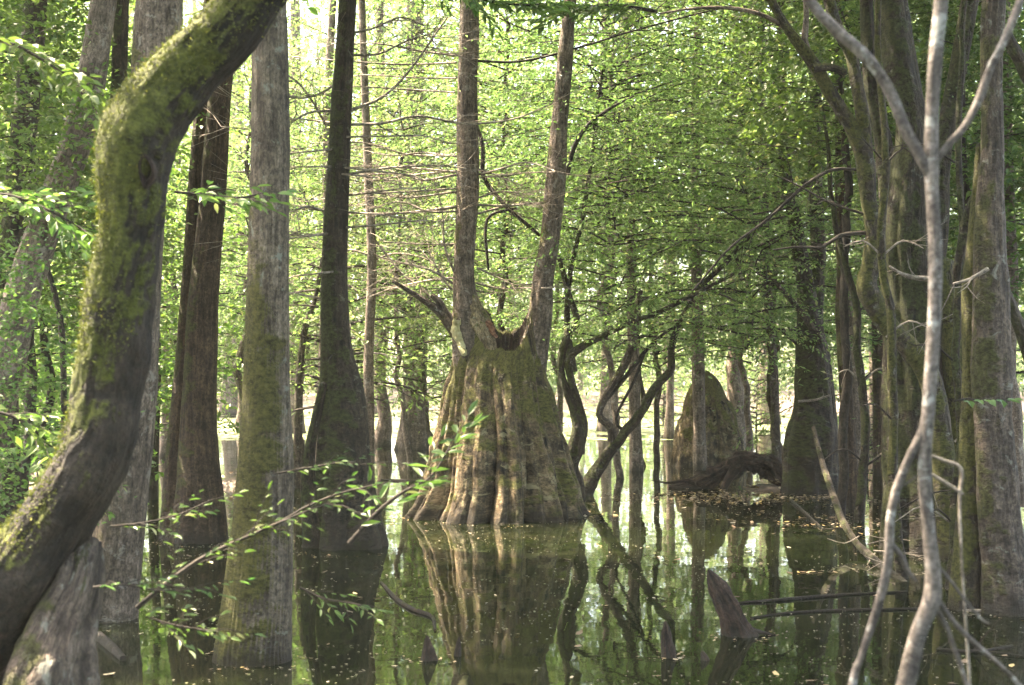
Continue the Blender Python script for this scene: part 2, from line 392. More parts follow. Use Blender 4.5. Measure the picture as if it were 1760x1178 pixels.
# water
def water_mat():
    m, t = newmat('still_swamp_water')
    tc = N(t, 'ShaderNodeTexCoord').outputs['Object']
    bs = N(t, 'ShaderNodeBsdfPrincipled')
    c = ramp(t, noise(t, tc, .35, 4, .6), [(.35, (.004, .006, .002)), (.65, (.008, .012, .004))])
    t.links.new(c, bs.inputs['Base Color'])
    bs.inputs['IOR'].default_value = 1.48; bs.inputs['Roughness'].default_value = .025
    bs.inputs['Specular IOR Level'].default_value = .6
    film = ramp(t, noise(t, mapping(t, tc, (.7, 1.6, 1)), .9, 7, .7, .6), [(.50, 0), (.62, 1)])
    grain = ramp(t, noise(t, tc, 55, 3, .7), [(.42, 0), (.62, 1)])
    fm = mth(t, 'MULTIPLY', film, mth(t, 'ADD', .02, mth(t, 'MULTIPLY', grain, .22)))
    t.links.new(mix(t, fm, c, (.085, .078, .045)), bs.inputs['Base Color'])
    t.links.new(mth(t, 'ADD', .02, mth(t, 'MULTIPLY', fm, .16)), bs.inputs['Roughness'])
    n1 = noise(t, mapping(t, tc, (1, .5, 1)), 5.0, 3, .5); n2 = noise(t, tc, .9, 2, .5)
    bp = N(t, 'ShaderNodeBump'); bp.inputs['Strength'].default_value = .05; bp.inputs['Distance'].default_value = .02
    t.links.new(mth(t, 'ADD', n1, mth(t, 'MULTIPLY', n2, 3)), bp.inputs['Height']); t.links.new(bp.outputs[0], bs.inputs['Normal'])
    o = N(t, 'ShaderNodeOutputMaterial'); t.links.new(bs.outputs[0], o.inputs[0]); return m
def flat_mat(name, stops, scale=8, rough=.8, isl=True, bump=.0, trans=0):
    m, t = newmat(name)
    if isl: f = N(t, 'ShaderNodeNewGeometry').outputs['Random Per Island']
    else: f = noise(t, N(t, 'ShaderNodeTexCoord').outputs['Object'], scale, 6, .65)
    c = ramp(t, f, stops)
    bs = N(t, 'ShaderNodeBsdfPrincipled'); t.links.new(c, bs.inputs['Base Color']); bs.inputs['Roughness'].default_value = rough
    if bump:
        bp = N(t, 'ShaderNodeBump'); bp.inputs['Strength'].default_value = bump; bp.inputs['Distance'].default_value = .05
        t.links.new(f, bp.inputs['Height']); t.links.new(bp.outputs[0], bs.inputs['Normal'])
    o = N(t, 'ShaderNodeOutputMaterial'); t.links.new(bs.outputs[0], o.inputs[0]); return m
M['water'] = water_mat()
M['mud'] = flat_mat('leaf_strewn_mud', [(.3, (.03, .022, .016)), (.5, (.09, .065, .05)), (.7, (.19, .145, .115))], 7, .9, False, .8)
M['litter'] = flat_mat('fallen_brown_leaves', [(.0, (.06, .035, .02)), (.3, (.16, .10, .06)), (.6, (.30, .20, .12)), (.8, (.38, .25, .07)), (.93, (.42, .34, .26))], rough=.6)
M['duck'] = flat_mat('duckweed', [(.0, (.22, .27, .10)), (.6, (.38, .42, .20)), (1, (.50, .52, .32))], rough=.6)
M['speck'] = flat_mat('floating_specks', [(.0, (.10, .07, .05)), (.4, (.26, .20, .14)), (.7, (.40, .34, .26)), (.9, (.24, .26, .10))], rough=.4)
M['wound'] = flat_mat('rotten_orange_wood', [(.35, (.08, .035, .02)), (.55, (.26, .12, .07)), (.7, (.40, .24, .14))], 30, .9, False, .8)
M['foam'] = flat_mat('pale_bract_fungus', [(.35, (.30, .26, .12)), (.55, (.50, .46, .26)), (.7, (.62, .58, .40))], 26, .9, False, 1.0)
M['lich'] = flat_mat('pale_green_lichen', [(.4, (.22, .30, .22)), (.6, (.34, .42, .32))], 30, .9, False, .4)

# ------------------------------------------------------------------ ground and water
def terrain(x, y):
    x, y = np.asarray(x, float), np.asarray(y, float)
    z = -.38 + .1 * fbm(x * .4, y * .4, 1, 3)
    def g(cx, cy, sx, sy, h): return h * np.exp(-(((x - cx) / sx) ** 2 + ((y - cy) / sy) ** 2) ** 1.2)
    z = z + g(-8.2, 18.5, 3.1, 5.0, .85) + g(3.3, 16.6, 1.0, .6, .40) + g(6.5, 15, 2.2, 2.2, .45) + g(3.2, 21.5, 1.4, .7, .46)
    z = z + g(-3.3, 17.5, .55, .5, .42) + g(1.6, 16.6, .5, .35, .26)
    z = z + .06 * fbm(x * 1.7, y * 1.7, 2, 9)
    far = np.clip((y - 47) / 12, 0, 1); z = z + far * .75
    sidel = np.clip((-x - .35 * y - 4.5) / 6, 0, 1) + np.clip((x - .38 * y - 6) / 6, 0, 1); z = z + .55 * sidel * np.clip((y - 10) / 10, 0, 1)
    return z
def sheet(name, x0, x1, y0, y1, nx, ny, zf, mat, power=1.0):
    xs = np.linspace(-1, 1, nx); xs = np.sign(xs) * np.abs(xs) ** power * (x1 - x0) / 2 + (x0 + x1) / 2
    ys = y0 + (y1 - y0) * np.linspace(0, 1, ny) ** power
    X, Y = np.meshgrid(xs, ys); Z = zf(X, Y)
    i = np.arange(ny - 1)[:, None] * nx; j = np.arange(nx - 1)[None]
    f = np.stack([i + j, i + j + 1, i + nx + j + 1, i + nx + j], -1).reshape(-1, 4)
    mb = MB(); mb.add(np.stack([X, Y, Z], -1).reshape(-1, 3), f); return mb.obj(name, mat)
tag(sheet('ground', -140, 140, -12, 240, 420, 420, terrain, M['mud'], 1.9), 'muddy swamp bed with low leaf strewn banks', kind='structure')
wm = MB(); wm.add([(-140, -12, 0), (140, -12, 0), (140, 240, 0), (-140, 240, 0)], [[0, 1, 2, 3]])
tag(wm.obj('water', M['water'], smooth=False), 'still dark swamp water mirroring the trees', kind='structure')

def discs(mb, pts, size, rs, z=.004, asp=.7, tilt=.1, mat=0, n=5):
    m = len(pts); a = rs.rand(m) * 6.283; sz = size * rs.uniform(.5, 1.3, m)
    th = np.linspace(0, 2 * np.pi, n, endpoint=False)
    lx = np.cos(th)[None] * sz[:, None]; ly = np.sin(th)[None] * sz[:, None] * asp * rs.uniform(.7, 1.2, (m, n))
    X = pts[:, 0:1] + lx * np.cos(a)[:, None] - ly * np.sin(a)[:, None]
    Y = pts[:, 1:2] + lx * np.sin(a)[:, None] + ly * np.cos(a)[:, None]
    Z = (pts[:, 2:3] if pts.shape[1] > 2 else z) + lx * rs.normal(0, tilt, (m, 1)) + np.abs(lx) * rs.uniform(0, tilt, (m, 1)) + ly * rs.normal(0, tilt, (m, 1))
    Z = np.maximum(Z, z if pts.shape[1] < 3 else -9)
    mb.add(np.stack([X, Y, Z], -1).reshape(-1, 3), (np.arange(m)[:, None] * n + np.arange(n)[None]), None, mat)
rs = np.random.RandomState(5)
# floating specks and leaves, clumped by a noise mask
def clump(n, x0, x1, y0, y1, sc, thr, seed):
    x = rs.uniform(x0, x1, n); y = y0 + (y1 - y0) * rs.rand(n) ** 1.3
    x = x * (.25 + .75 * y / y1)
    k = fbm(x * sc, y * sc * .8, 0, seed, 3) > thr; k &= terrain(x, y) < -.01
    return np.stack([x[k], y[k]], 1)
mb = MB()
discs(mb, clump(15000, -9, 9, 4.2, 24, 1.1, .15, 21), .008, rs, .0025, .7, .05)
discs(mb, clump(1300, -6, 6, 4.2, 18, .9, -.1, 22), .014, rs, .003, .5, .12)
tag(mb.obj('floating_specks', M['speck'], smooth=False), 'pale specks and bits of bark scattered over the dark water', kind='stuff')
mb = MB()
def gauss_pts(n, x, y, d_sx, d_sy):
    d = base_d(y); c = P(x, y, d); return np.stack([rs.normal(c[0], d_sx, n), rs.normal(d, d_sy, n)], 1)
for n_, x_, y_, a_, b_ in ((520, 1310, 858, .75, .35), (200, 1230, 850, .5, .3), (200, 1440, 900, .5, .5), (70, 930, 888, .35, .12), (70, 790, 888, .35, .12), (16, 1395, 985, .1, .05), (60, 1080, 856, .5, .3), (50, 1620, 900, .5, .8)):
    discs(mb, gauss_pts(n_, x_, y_, a_, b_), .024, rs, .005, .6, .2)
discs(mb, clump(200, -5, 5, 6, 20, .6, -.1, 29), .028, rs, .005, .6, .25)
for (x_, y_, w_) in ((435, 1132, 66), (594, 945, 74), (340, 932, 60), (855, 886, 152), (1392, 852, 55), (1588, 950, 90), (1722, 1050, 60), (1634, 1010, 14), (1270, 1094, 34), (1150, 1130, 16), (737, 1135, 16)):
    d_ = base_d(y_); c_ = P(x_, y_, d_); r_ = w_ / F * d_; a_ = rs.uniform(0, 6.283, int(15 + 150 * r_)); q_ = r_ * rs.uniform(.98, 1.22, len(a_)) + np.abs(rs.normal(0, .05, len(a_)))
    discs(mb, np.stack([c_[0] + np.cos(a_) * q_, c_[1] + np.sin(a_) * q_], 1), .012, rs, .004, .55, .15)
tag(mb.obj('floating_leaves', M['litter'], smooth=False), 'yellow and brown fallen leaves floating on the water', kind='stuff')
# litter lying on the banks
mb = MB(); n = 26000
x = rs.uniform(-16, 12, n); y = rs.uniform(10, 27, n); z = terrain(x, y)
k = z > .004; discs(mb, np.stack([x[k], y[k], z[k] + .012], 1), .04, rs, asp=.6, tilt=.3)
tag(mb.obj('leaf_litter', M['litter'], smooth=False), 'brown leaf litter covering the low mud banks', kind='stuff')
# duckweed mats in the sunny clearing far behind
mb = MB()
n = 120000; x = rs.uniform(-22, 22, n); y = rs.uniform(29, 52, n)
band = fbm(x * .10, y * .45, 0, 41, 3)
k = ((band > .02) | ((y > 31.5) & (y < 43))) & (terrain(x, y) < 0) & ((x < 9) | (band > .25)) & (rs.rand(n) < .9)
discs(mb, np.stack([x[k], y[k]], 1), .085, rs, .004, .7, .0)
tag(mb.obj('duckweed', M['duck'], smooth=False), 'pale yellow green duckweed mats on the far sunlit water', kind='stuff')

# ------------------------------------------------------------------ crown meshes shared by copies
rsG = np.random.RandomState(77)
CR = {
 'spray': [crown_mesh('spray_crown', 10 + i, 4.2, 2.9, 64, .066, .028, [M['dtwig'], M['leaf']], 'dome', cloud=4000, tw_gap=.15, lgap=.030, tlen=.34, r0=.011) for i in range(3)],
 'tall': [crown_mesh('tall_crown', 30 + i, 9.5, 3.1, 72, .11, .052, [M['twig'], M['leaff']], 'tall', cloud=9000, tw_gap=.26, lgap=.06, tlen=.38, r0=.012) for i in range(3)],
 'high': [crown_mesh('high_crown', 50 + i, 5.0, 3.6, 26, .11, .055, [M['dtwig'], M['leafc']], 'dome', cloud=2500, tw_gap=.3, lgap=.07, tlen=.36, r0=.03) for i in range(2)],
 'broad': [crown_mesh('broadleaf_crown', 70 + i, 3.6, 1.7, 50, .085, .048, [M['dtwig'], M['leafb']], 'dome', cloud=7000, r0=.008, tw_gap=.15, lgap=.045, tlen=.36, fine=True, jitter=.5) for i in range(2)],
 'bush': [crown_mesh('low_crown', 90 + i, 1.5, 1.1, 34, .07, .034, [M['dtwig'], M['leaf']], 'dome', tw_gap=.12, lgap=.045, tlen=.35) for i in range(2)],
}
rsG = np.random.RandomState(77)
def add_crown(t, kind, loc, sc=1.0, rz=None, zs=1.0, name='crown', v=None):
    me = CR[kind][rsG.randint(len(CR[kind])) if v is None else v]
    r = rsG.rand() * 6.28
    return inst(name, me, t, (loc[0] - t.location[0], loc[1] - t.location[1], loc[2] - t.location[2]), r if rz is None else rz, (sc, sc, sc * zs))

def pxpath(pts, d, extend=None):
    """rows (x, y, full width in photo pixels[, extra depth]) -> world x,y,z,r"""
    Q = []
    for p in pts:
        dd = d + (p[3] if len(p) > 3 else 0)
        Q.append((*P(p[0], p[1], dd), p[2] * .5 / F * dd))
    if extend:
        a, b = np.array(Q[-2]), np.array(Q[-1])
        di = (b - a)[:3]; di /= np.linalg.norm(di); di = di * .5 + np.array([0, 0, .5]); di /= np.linalg.norm(di)
        for k in (.5, 1.0):
            Q.append((*(b[:3] + di * extend * k), b[3] * (1 - .45 * k)))
    return Q
def tree(name, label, cat, d, stems, mat, group=None, crown=None, basexy=None):
    """stems: (part name, rows, options)"""
    x0, y0 = stems[0][1][0][:2]
    b = basexy or P(x0, y0, d)
    t = thing(name, label, cat, (b[0], b[1], 0), group)
    tops = []
    for i, (pn, rows, o) in enumerate(stems):
        mb = MB(); o = dict(o); ex = o.pop('ext', None); mm = o.pop('mat', mat); dd = o.pop('dd', 0)
        Q = pxpath(rows, d + dd, ex)
        o.setdefault('seed', abs(hash(name)) % 1 + i + int(d * 10)); 
        tube(mb, Q, **o); part(pn, mb, M[mm], t); tops.append(Q[-1])
    if crown:
        for (k, si, sc) in crown:
            q = tops[si]; add_crown(t, k, (q[0], q[1], q[2] - 2.2 * sc), sc)
    return t
def twiggy(mb, Q, rs, n=6, L=.5, r=.004, spread=.9, fl=.3, step=.12):
    """dead side twigs growing from the outer part of a branch given by world rows"""
    Q = np.asarray(Q, float)
    for i in range(n):
        u = rs.uniform(.2, 1) * (len(Q) - 1); k = min(int(u), len(Q) - 2); f = u - k
        p = Q[k] * (1 - f) + Q[k + 1] * f; dv = Q[k + 1][:3] - Q[k][:3]; dv /= np.linalg.norm(dv) + 1e-9
        sd_ = rs.normal(0, 1, 3); sd_[2] *= fl; sd_ -= dv * sd_.dot(dv); sd_ /= np.linalg.norm(sd_) + 1e-9
        dd = dv * rs.uniform(.3, 1) + sd_ * spread; dd /= np.linalg.norm(dd); l = L * rs.uniform(.4, 1.2)
        rr = min(r, p[3] * .8); a = p[:3]; b = a + dd * l * .5 + rs.normal(0, .04, 3) * l; c = a + dd * l + rs.normal(0, .1, 3) * l
        tube(mb, [(*a, rr), (*b, rr * .7), (*c, rr * .25)], seg=4, step=step)
        if l > .35:
            for _ in range(2):
                e = b + (dd * .6 + rs.normal(0, .5, 3) * np.array([1, 1, fl])) * l * .4
                tube(mb, [(*b, rr * .6), (*((b + e) / 2 + rs.normal(0, .01, 3)), rr * .4), (*e, rr * .2)], seg=3, step=1)
def branch(t, rows, d, mat='dtwig', n=5, L=.45, name='branch', dd=0, seg=6, seed=1, fl=.4, leaf=None, r=.004):
    mb = MB(); Q = pxpath(rows, d + dd); tube(mb, Q, seg=seg, step=.08, wig=.012, seed=seed)
    twiggy(mb, Q, np.random.RandomState(seed), n, L, r=r, fl=fl)
    return part(name, mb, M[mat], t)

# ---- leaning mossy tree in front on the left
t = tree('leaning_tree', 'thick crooked leaning trunk covered in bright green moss', 'tree', 4.5, [
    ('trunk', [(-250, 1420, 260), (-172, 1265, 205), (-88, 1150, 180), (-8, 1040, 152), (66, 940, 128), (132, 840, 118), (170, 755, 118), (184, 680, 114), (197, 600, 114),
               (206, 509, 112), (222, 420, 104), (229, 350, 110), (226, 298, 122), (232, 248, 130), (262, 192, 124), (320, 126, 112), (380, 70, 106), (432, 0, 98), (480, -75, 90), (540, -170, 82)],
     dict(seg=150, step=.010, lump=.09, lf=5.0, seed=3, ext=3.5, rough=.075, rf=20)),
    ('root', [(150, 940, 60, .06), (140, 1000, 80, -.02), (118, 1060, 105, -.05), (100, 1120, 120, -.08), (85, 1200, 150, -.1), (60, 1420, 190, -.1)],
     dict(seg=80, step=.015, lump=.2, lf=5, rough=.05, rf=18, mat='grey', seed=9, flute=(5, .0, 1, .22)))],
    'lean', basexy=(-1.9, 4.5, 0))
q = P(560, -400, 4.5); add_crown(t, 'high', (q[0] + .3, q[1], 5.6), 1.0)
c = P(412, 14, 4.36)   # lichen disc
mb = MB(); th = np.linspace(0, 6.283, 22, endpoint=False); rr = .034 * (1 + .25 * np.array([vnoise(math.cos(a) * 2, math.sin(a) * 2, 3, 2) for a in th]))
ring = np.stack([c[0] + rr * np.cos(th), np.full(22, c[1]), c[2] + rr * .9 * np.sin(th)], 1)
# knot hole on the trunk
mb2 = MB(); kp = P(250, 292, 4.38); a = np.linspace(0, 6.283, 24, endpoint=False)
rings = []
for s_, dpt in ((1.25, .045), (1.3, .012), (1.0, -.004), (.75, .012), (.45, .05), (.05, .07)):
    rings.append(np.stack([kp[0] + np.cos(a) * .019 * s_ * (1 + .2 * np.cos(2 * a + 1)), np.full(24, kp[1] + dpt), kp[2] + np.sin(a) * .042 * s_ * (1 + .15 * np.cos(3 * a))], 1))
V = np.concatenate(rings); i = np.arange(5)[:, None] * 24; j = np.arange(24)[None]
mb2.add(V, np.stack([i + j, i + (j + 1) % 24, i + 24 + (j + 1) % 24, i + 24 + j], -1).reshape(-1, 4))
part('knot_hole', mb2, M['deadwood'], t)

def moss_fuzz(t, src, d, thr, n, L, mat, zlo, zk, seed, zhi=99, sc=3.2, nm='moss'):
    rs = np.random.RandomState(seed); me = src.data; nv = len(me.vertices)
    v = np.empty(nv * 3, np.float32); me.vertices.foreach_get('co', v); v = v.reshape(-1, 3) + np.array(t.location, np.float32)
    nn = np.empty(nv * 3, np.float32); me.vertices.foreach_get('normal', nn); nn = nn.reshape(-1, 3)
    i = rs.randint(0, nv - 500, n * 4); p = v[i] + rs.normal(0, .006, (n * 4, 3)); q = nn[i]; d = np.array(d) / np.linalg.norm(d)
    m = q.dot(d) * .9 + 1.0 * fbm(p[:, 0] * sc, p[:, 1] * sc, p[:, 2] * sc, 91, 4) + np.clip((p[:, 2] - zlo) * zk, -.7, .5)
    k = (m > thr) & (p[:, 2] > .1) & (p[:, 2] < zhi) & (q[:, 1] < .35); p, q = p[k][:n], q[k][:n]; c = len(p)
    mb = MB(); dv = q * .8 + rs.normal(0, .7, (c, 3)); dv[:, 2] -= .1
    leaves(mb, p - q * .002, dv, rs.normal(0, 1, (c, 3)), L * rs.uniform(.5, 1.3, c), L * .45, rs, 0)
    return part(nm, mb, M[mat], t, False)
leaning = [o for o in t.children if o.name.startswith('trunk')][0]
moss_fuzz(t, leaning, (-.62, -.25, .8), .10, 26000, .014, 'moss', 1.75, .55, 3)
# ---- trunk behind it
tree('cypress_tree', 'pale brown furrowed trunk rising behind the bend of the mossy leaning trunk', 'tree', 8.0, [
    ('trunk', [(170, 1150, 118), (188, 1062, 100), (205, 900, 84), (228, 700, 76), (245, 400, 72), (262, 200, 76), (270, 60, 82), (276, -60, 76)],
     dict(seg=48, step=.04, lump=.06, seed=5, flute=(9, .12, .3, .05), ext=3))], 'stem', crown=[('high', 0, 1.0)])
# ---- brown pair
t = tree('cypress_tree', 'reddish brown trunk with a flared foot, fused to a thinner stem at its left', 'tree', 11.7, [
    ('trunk', [(338, 985, 130), (340, 930, 112), (344, 880, 92), (342, 820, 76), (341, 731, 63), (345, 629, 56), (350, 509, 53), (365, 350, 44), (375, 200, 40), (385, 80, 38), (392, -60, 34)],
     dict(seg=48, step=.04, lump=.05, seed=6, flute=(8, .22, .5, .04), ext=4)),
    ('stem', [(300, 950, 60), (302, 870, 48), (305, 780, 40), (312, 680, 34), (320, 560, 28), (328, 430, 24), (338, 280, 24), (346, 180, 23), (358, 20, 20), (368, -80, 18)],
     dict(seg=32, step=.05, lump=.06, seed=7, dd=.18, flute=(6, .15, .4, .03), ext=3))], 'brown', crown=[('high', 0, 1.1)])
# ---- straight grey trunk
t = tree('cypress_tree', 'straight grey trunk with fine vertical furrows and olive moss on its lower part', 'tree', 6.85, [
    ('trunk', [(434, 1260, 150), (435, 1180, 140), (435, 1128, 130), (438, 1087, 124), (446, 985, 114), (455, 833, 99), (457, 731, 88), (458, 629, 79), (460, 509, 73), (462, 380, 69), (465, 250, 66), (464, 130, 63), (462, 40, 62), (460, -60, 60)],
     dict(seg=180, step=.03, lump=.035, lf=3, seed=8, flute=(46, .05, .35, .02), ext=6))], 'straight', crown=[('high', 0, 1.0)])
moss_fuzz(t, [o for o in t.children if o.name.startswith('trunk')][0], (-1, -.35, 0), .55, 9000, .010, 'moss2', .9, .0, 4, zhi=1.6)
# ---- dark trunk with flared foot
t = tree('cypress_tree', 'slender dark trunk with a wide black flared foot, right of the straight grey trunk', 'tree', 11.4, [
    ('trunk', [(592, 1010, 175), (594, 960, 160), (595, 935, 145), (590, 860, 117), (591, 780, 93), (590, 700, 80), (578, 600, 57), (575, 500, 47), (577, 400, 43), (582, 300, 40), (586, 200, 37), (592, 100, 33), (598, 0, 30), (602, -70, 28)],
     dict(seg=64, step=.035, lump=.06, seed=11, flute=(7, .30, .7, .03), ext=5)),
    ('root', [(545, 960, 50), (538, 900, 40), (530, 830, 26), (533, 770, 18), (545, 710, 16), (556, 660, 14)], dict(seg=16, step=.05, lump=.1, dd=-.12, seed=12))],
    'dark', crown=[('high', 0, 1.0)])
for k, rows in enumerate([
    [(600, 190, 6), (660, 165, 5), (715, 110, 4), (770, 30, 3)], [(560, 215, 5, .3), (520, 150, 4), (480, 120, 3)],
    [(598, 215, 5), (660, 212, 5), (720, 200, 4), (800, 213, 4), (880, 205, 3), (950, 178, 2)],
    [(590, 135, 5), (540, 165, 4), (500, 168, 3), (470, 160, 2)], [(575, 370, 5), (530, 355, 4), (495, 365, 3), (450, 345, 2)],
    [(600, 300, 5), (660, 290, 4), (740, 285, 3), (800, 290, 2)], [(590, 60, 5), (640, 50, 4), (690, 30, 3), (730, 45, 2)],
    [(595, 95, 5), (650, 92, 4), (700, 70, 3), (740, 60, 2)], [(570, 400, 4), (520, 405, 3), (470, 400, 2)],
    [(575, 190, 5), (530, 195, 4), (490, 215, 3), (440, 222, 2), (380, 218, 2)]]):
    branch(t, rows, 11.4, 'twig', n=16, L=.7, seed=20 + k, r=.0035)
rsD = np.random.RandomState(14)
for k in range(12):
    y0 = rsD.uniform(40, 520); sg = -1 if k % 2 else 1; x0 = 580; ln = rsD.uniform(90, 190); dp = rsD.uniform(-20, 20)
    branch(t, [(x0, y0, 4), (x0 + sg * ln * .4, y0 + dp * .5, 3.2, rsD.uniform(-.4, .4)), (x0 + sg * ln * .75, y0 + dp, 2.4, rsD.uniform(-.7, .7)), (x0 + sg * ln, y0 + dp + rsD.uniform(-4, 18), 1.6)], 11.4, 'twig', n=8, L=.5, seed=640 + k, fl=.25, r=.0028)
# ---- pale thin trees behind
t = tree('slender_tree', 'thin pale sunlit trunk just right of the dark flared trunk', 'tree', 16, [
    ('trunk', [(634, 870, 22), (634, 700, 18), (634, 600, 17), (639, 450, 16), (633, 300, 15), (625, 100, 13), (621, -40, 12)], dict(seg=14, step=.08, lump=.06, seed=14, ext=3))], 'pale', crown=[('high', 0, .8)])
for k, rows in enumerate([[(637, 440, 4), (600, 430, 3), (560, 440, 2)], [(638, 450, 4), (680, 436, 3), (740, 450, 3), (800, 500, 2)], [(636, 400, 4), (690, 470, 4), (730, 500, 3), (778, 560, 2)]]):
    branch(t, rows, 16, 'twig', n=7, L=.7, seed=40 + k)
tree('slender_tree', 'thin pale trunk close against the left side of the dark flared trunk', 'tree', 19, [
    ('trunk', [(548, 830, 20), (556, 600, 17), (562, 400, 15), (562, 200, 14), (570, 40, 13), (575, -60, 12)], dict(seg=12, step=.1, lump=.05, seed=15, ext=3))], 'pale', crown=[('high', 0, .9)])
tree('slender_tree', 'short dark trunk standing on the bank just right of the mossy leaning trunk', 'tree', 15.5, [
    ('trunk', [(262, 865, 20), (265, 780, 17), (268, 700, 15), (270, 600, 14), (262, 450, 12), (255, 300, 10)], dict(seg=12, step=.1, lump=.08, seed=16, ext=2))], 'dark', crown=[('spray', 0, .6)])
tree('slender_tree', 'bent thin stem between the straight grey trunk and the dark flared trunk', 'tree', 17, [
    ('trunk', [(508, 840, 18), (512, 760, 15), (515, 640, 13), (525, 560, 11), (540, 520, 8)], dict(seg=10, step=.1, lump=.08, seed=17, ext=1.4))], 'grey', crown=[('bush', 0, 1.2)])

# ---- the hollow stump with two stems
D7 = 13.8
cx7 = P(858, 885, D7)
t7 = thing('hollow_cypress', 'huge hollow flared stump with an open notch on top and two tall trunks above', 'tree', (cx7[0], D7, 0))
mb = MB(); seg = 420
prof = [  # photo row, centre x, half width, rear lift
 (990, 856, 168, 0), (930, 856, 156, 0), (895, 857, 147, 0), (880, 858, 139, 0), (862, 860, 131, 0), (840, 861, 124, 0), (810, 860, 116, 0), (780, 859, 109, 0), (745, 858, 101, 0), (715, 857, 95, 0), (680, 856, 88, 0), (652, 855, 81, 0),
 (628, 857, 77, .0), (613, 860, 71, .05), (606, 864, 62, .13), (605, 868, 53, .22), (605, 871, 46, .27), (611, 872, 41, .27), (624, 872, 36, .2), (660, 872, 28, .05), (720, 872, 20, 0), (790, 872, 6, 0)]
ks = np.arange(len(prof)); fine = np.linspace(0, len(prof) - 1, 260)
pr = np.stack([np.interp(fine, ks, [p[k] for p in prof]) for k in range(4)], 1)
for k in range(4): pr[1:-1, k] = (pr[:-2, k] + pr[1:-1, k] * 2 + pr[2:, k]) / 4
th = np.linspace(0, 2 * np.pi, seg, endpoint=False)
z = CAMH - (pr[:, 0] - HZ) / F * D7
inner = np.clip((fine - 15) / 3, 0, 1)
TH, Zg = np.meshgrid(th, z); hw = (pr[:, 2] / F * D7)[:, None]
cxx, sxx = np.cos(TH), np.sin(TH)
ph = 1.1 * vnoise(cxx * 1.2, sxx * 1.2, 3, 5) + .30 * vnoise(Zg * 1.3, cxx * 2, sxx * 2, 6)
ridge = np.abs(np.cos(6.5 * TH + ph * 2.6)) ** .38
ridge2 = np.abs(np.cos(14 * TH + ph * 3 + Zg * .7)) ** .8
A = (.20 * np.exp(-np.maximum(Zg, 0) / 1.0) + .06) * (1 - inner[:, None]) * np.clip((1.75 - Zg) / .5, .15, 1)
k = 1 + A * 1.75 * (ridge - .80) + A * .55 * (ridge2 - .6) + (.07 - .03 * inner[:, None]) * fbm(cxx * 1.4, sxx * 1.4, Zg * 1.8, 31, 4) + .030 * (.5 - np.abs(fbm(cxx * 9, sxx * 9, Zg * 2.2, 33, 3))) + .014 * fbm(cxx * 22, sxx * 22, Zg * 6, 35, 3)
X = (pr[:, 1:2] - 880) / F * D7 + hw * k * cxx
ysq = .95 - .33 * np.clip((Zg - 1.0) / .55, 0, 1) ** 1.2
Y = D7 + .0 + hw * k * sxx * ysq
Z = Zg + pr[:, 3:4] * np.clip(sxx * .7 + .15, 0, 1) + .03 * fbm(cxx * 3, sxx * 3, 0, 44) * np.clip((fine - 11) / 3, 0, 1)[:, None] + pr[:, 3:4] * 2.3 * np.clip(np.abs(cxx) - .32, 0, 1) ** 1.25
i = np.arange(len(fine) - 1)[:, None] * seg; j = np.arange(seg)[None]
fq = np.stack([i + j, i + (j + 1) % seg, i + seg + (j + 1) % seg, i + seg + j], -1); cut = int(np.searchsorted(fine, 16.6))
for q_, m_ in ((fq[:cut], 0), (fq[cut:], 1)): mb.add(np.stack([X, Y, Z], -1).reshape(-1, 3), q_.reshape(-1, 4), np.stack([cxx * .45, sxx * .45, Zg], -1).reshape(-1, 3), m_)
stump7 = part('stump', mb, [M['stump'], M['deadwood']], t7)
Ql = pxpath([(822, 700, 50), (812, 645, 66), (806, 605, 58), (802, 567, 50), (802, 535, 48), (798, 505, 40), (797, 470, 36), (798, 430, 36), (801, 380, 37), (804, 300, 37), (803, 220, 36), (803, 150, 34), (806, 60, 34), (807, -40, 32)], D7, 5)
mb = MB(); tube(mb, Ql, seg=48, step=.035, lump=.06, seed=52, flute=(6, .0, 1, .06), rough=.05, rf=14); stemL = part('stem', mb, M['stem'], t7)
Qr = pxpath([(895, 700, 50, .02), (906, 645, 64, .02), (916, 607, 52, .02), (924, 572, 44, .02), (930, 532, 40, .04), (934, 480, 36, .05), (946, 407, 34), (956, 306, 34), (963, 204, 29), (971, 102, 27), (977, 30, 22), (984, -60, 19)], D7, 4)
mb = MB(); tube(mb, Qr, seg=48, step=.035, lump=.06, seed=53, flute=(6, .0, 1, .06), rough=.05, rf=14); stemR = part('stem', mb, M['stem'], t7)
# slanting ridge of wood from the left stem down into the rim, torn orange edge
mb = MB(); tube(mb, pxpath([(802, 502, 24, .0), (815, 532, 34, -.02), (826, 560, 34, -.05), (835, 582, 28, -.09), (843, 604, 24, -.12), (850, 630, 14, -.10)], D7), seg=48, step=.015, lump=.25, lf=6, seed=54, rough=.12, rf=16); part('buttress', mb, M['scar_sunlit'], t7)
mb = MB(); tube(mb, pxpath([(836, 553, 8, -.12), (843, 560, 10, -.13), (847, 570, 8, -.14), (854, 580, 5, -.14)], D7), seg=30, step=.006, lump=.6, lf=14, seed=55, rough=.4, rf=40); part('torn_wood', mb, M['wound'], stump7)
mb = MB(); tube(mb, pxpath([(786, 548, 10, -.14), (786, 560, 15, -.10), (788, 576, 19, -.10), (792, 592, 15, -.13), (798, 610, 8, -.2)], D7), seg=60, step=.006, lump=.35, lf=9, seed=56, rough=.3, rf=45); part('moss_clump', mb, M['foam'], t7)
mb = MB(); Q = pxpath([(800, 600, 26), (782, 568, 24), (766, 545, 22), (745, 528, 14), (715, 508, 10), (675, 483, 6)], D7 + .0); tube(mb, Q, seg=14, step=.04, lump=.15, seed=57)
tube(mb, pxpath([(768, 548, 18), (760, 530, 15), (752, 516, 11), (742, 508, 8)], D7), seg=10, step=.04, lump=.15, seed=58)
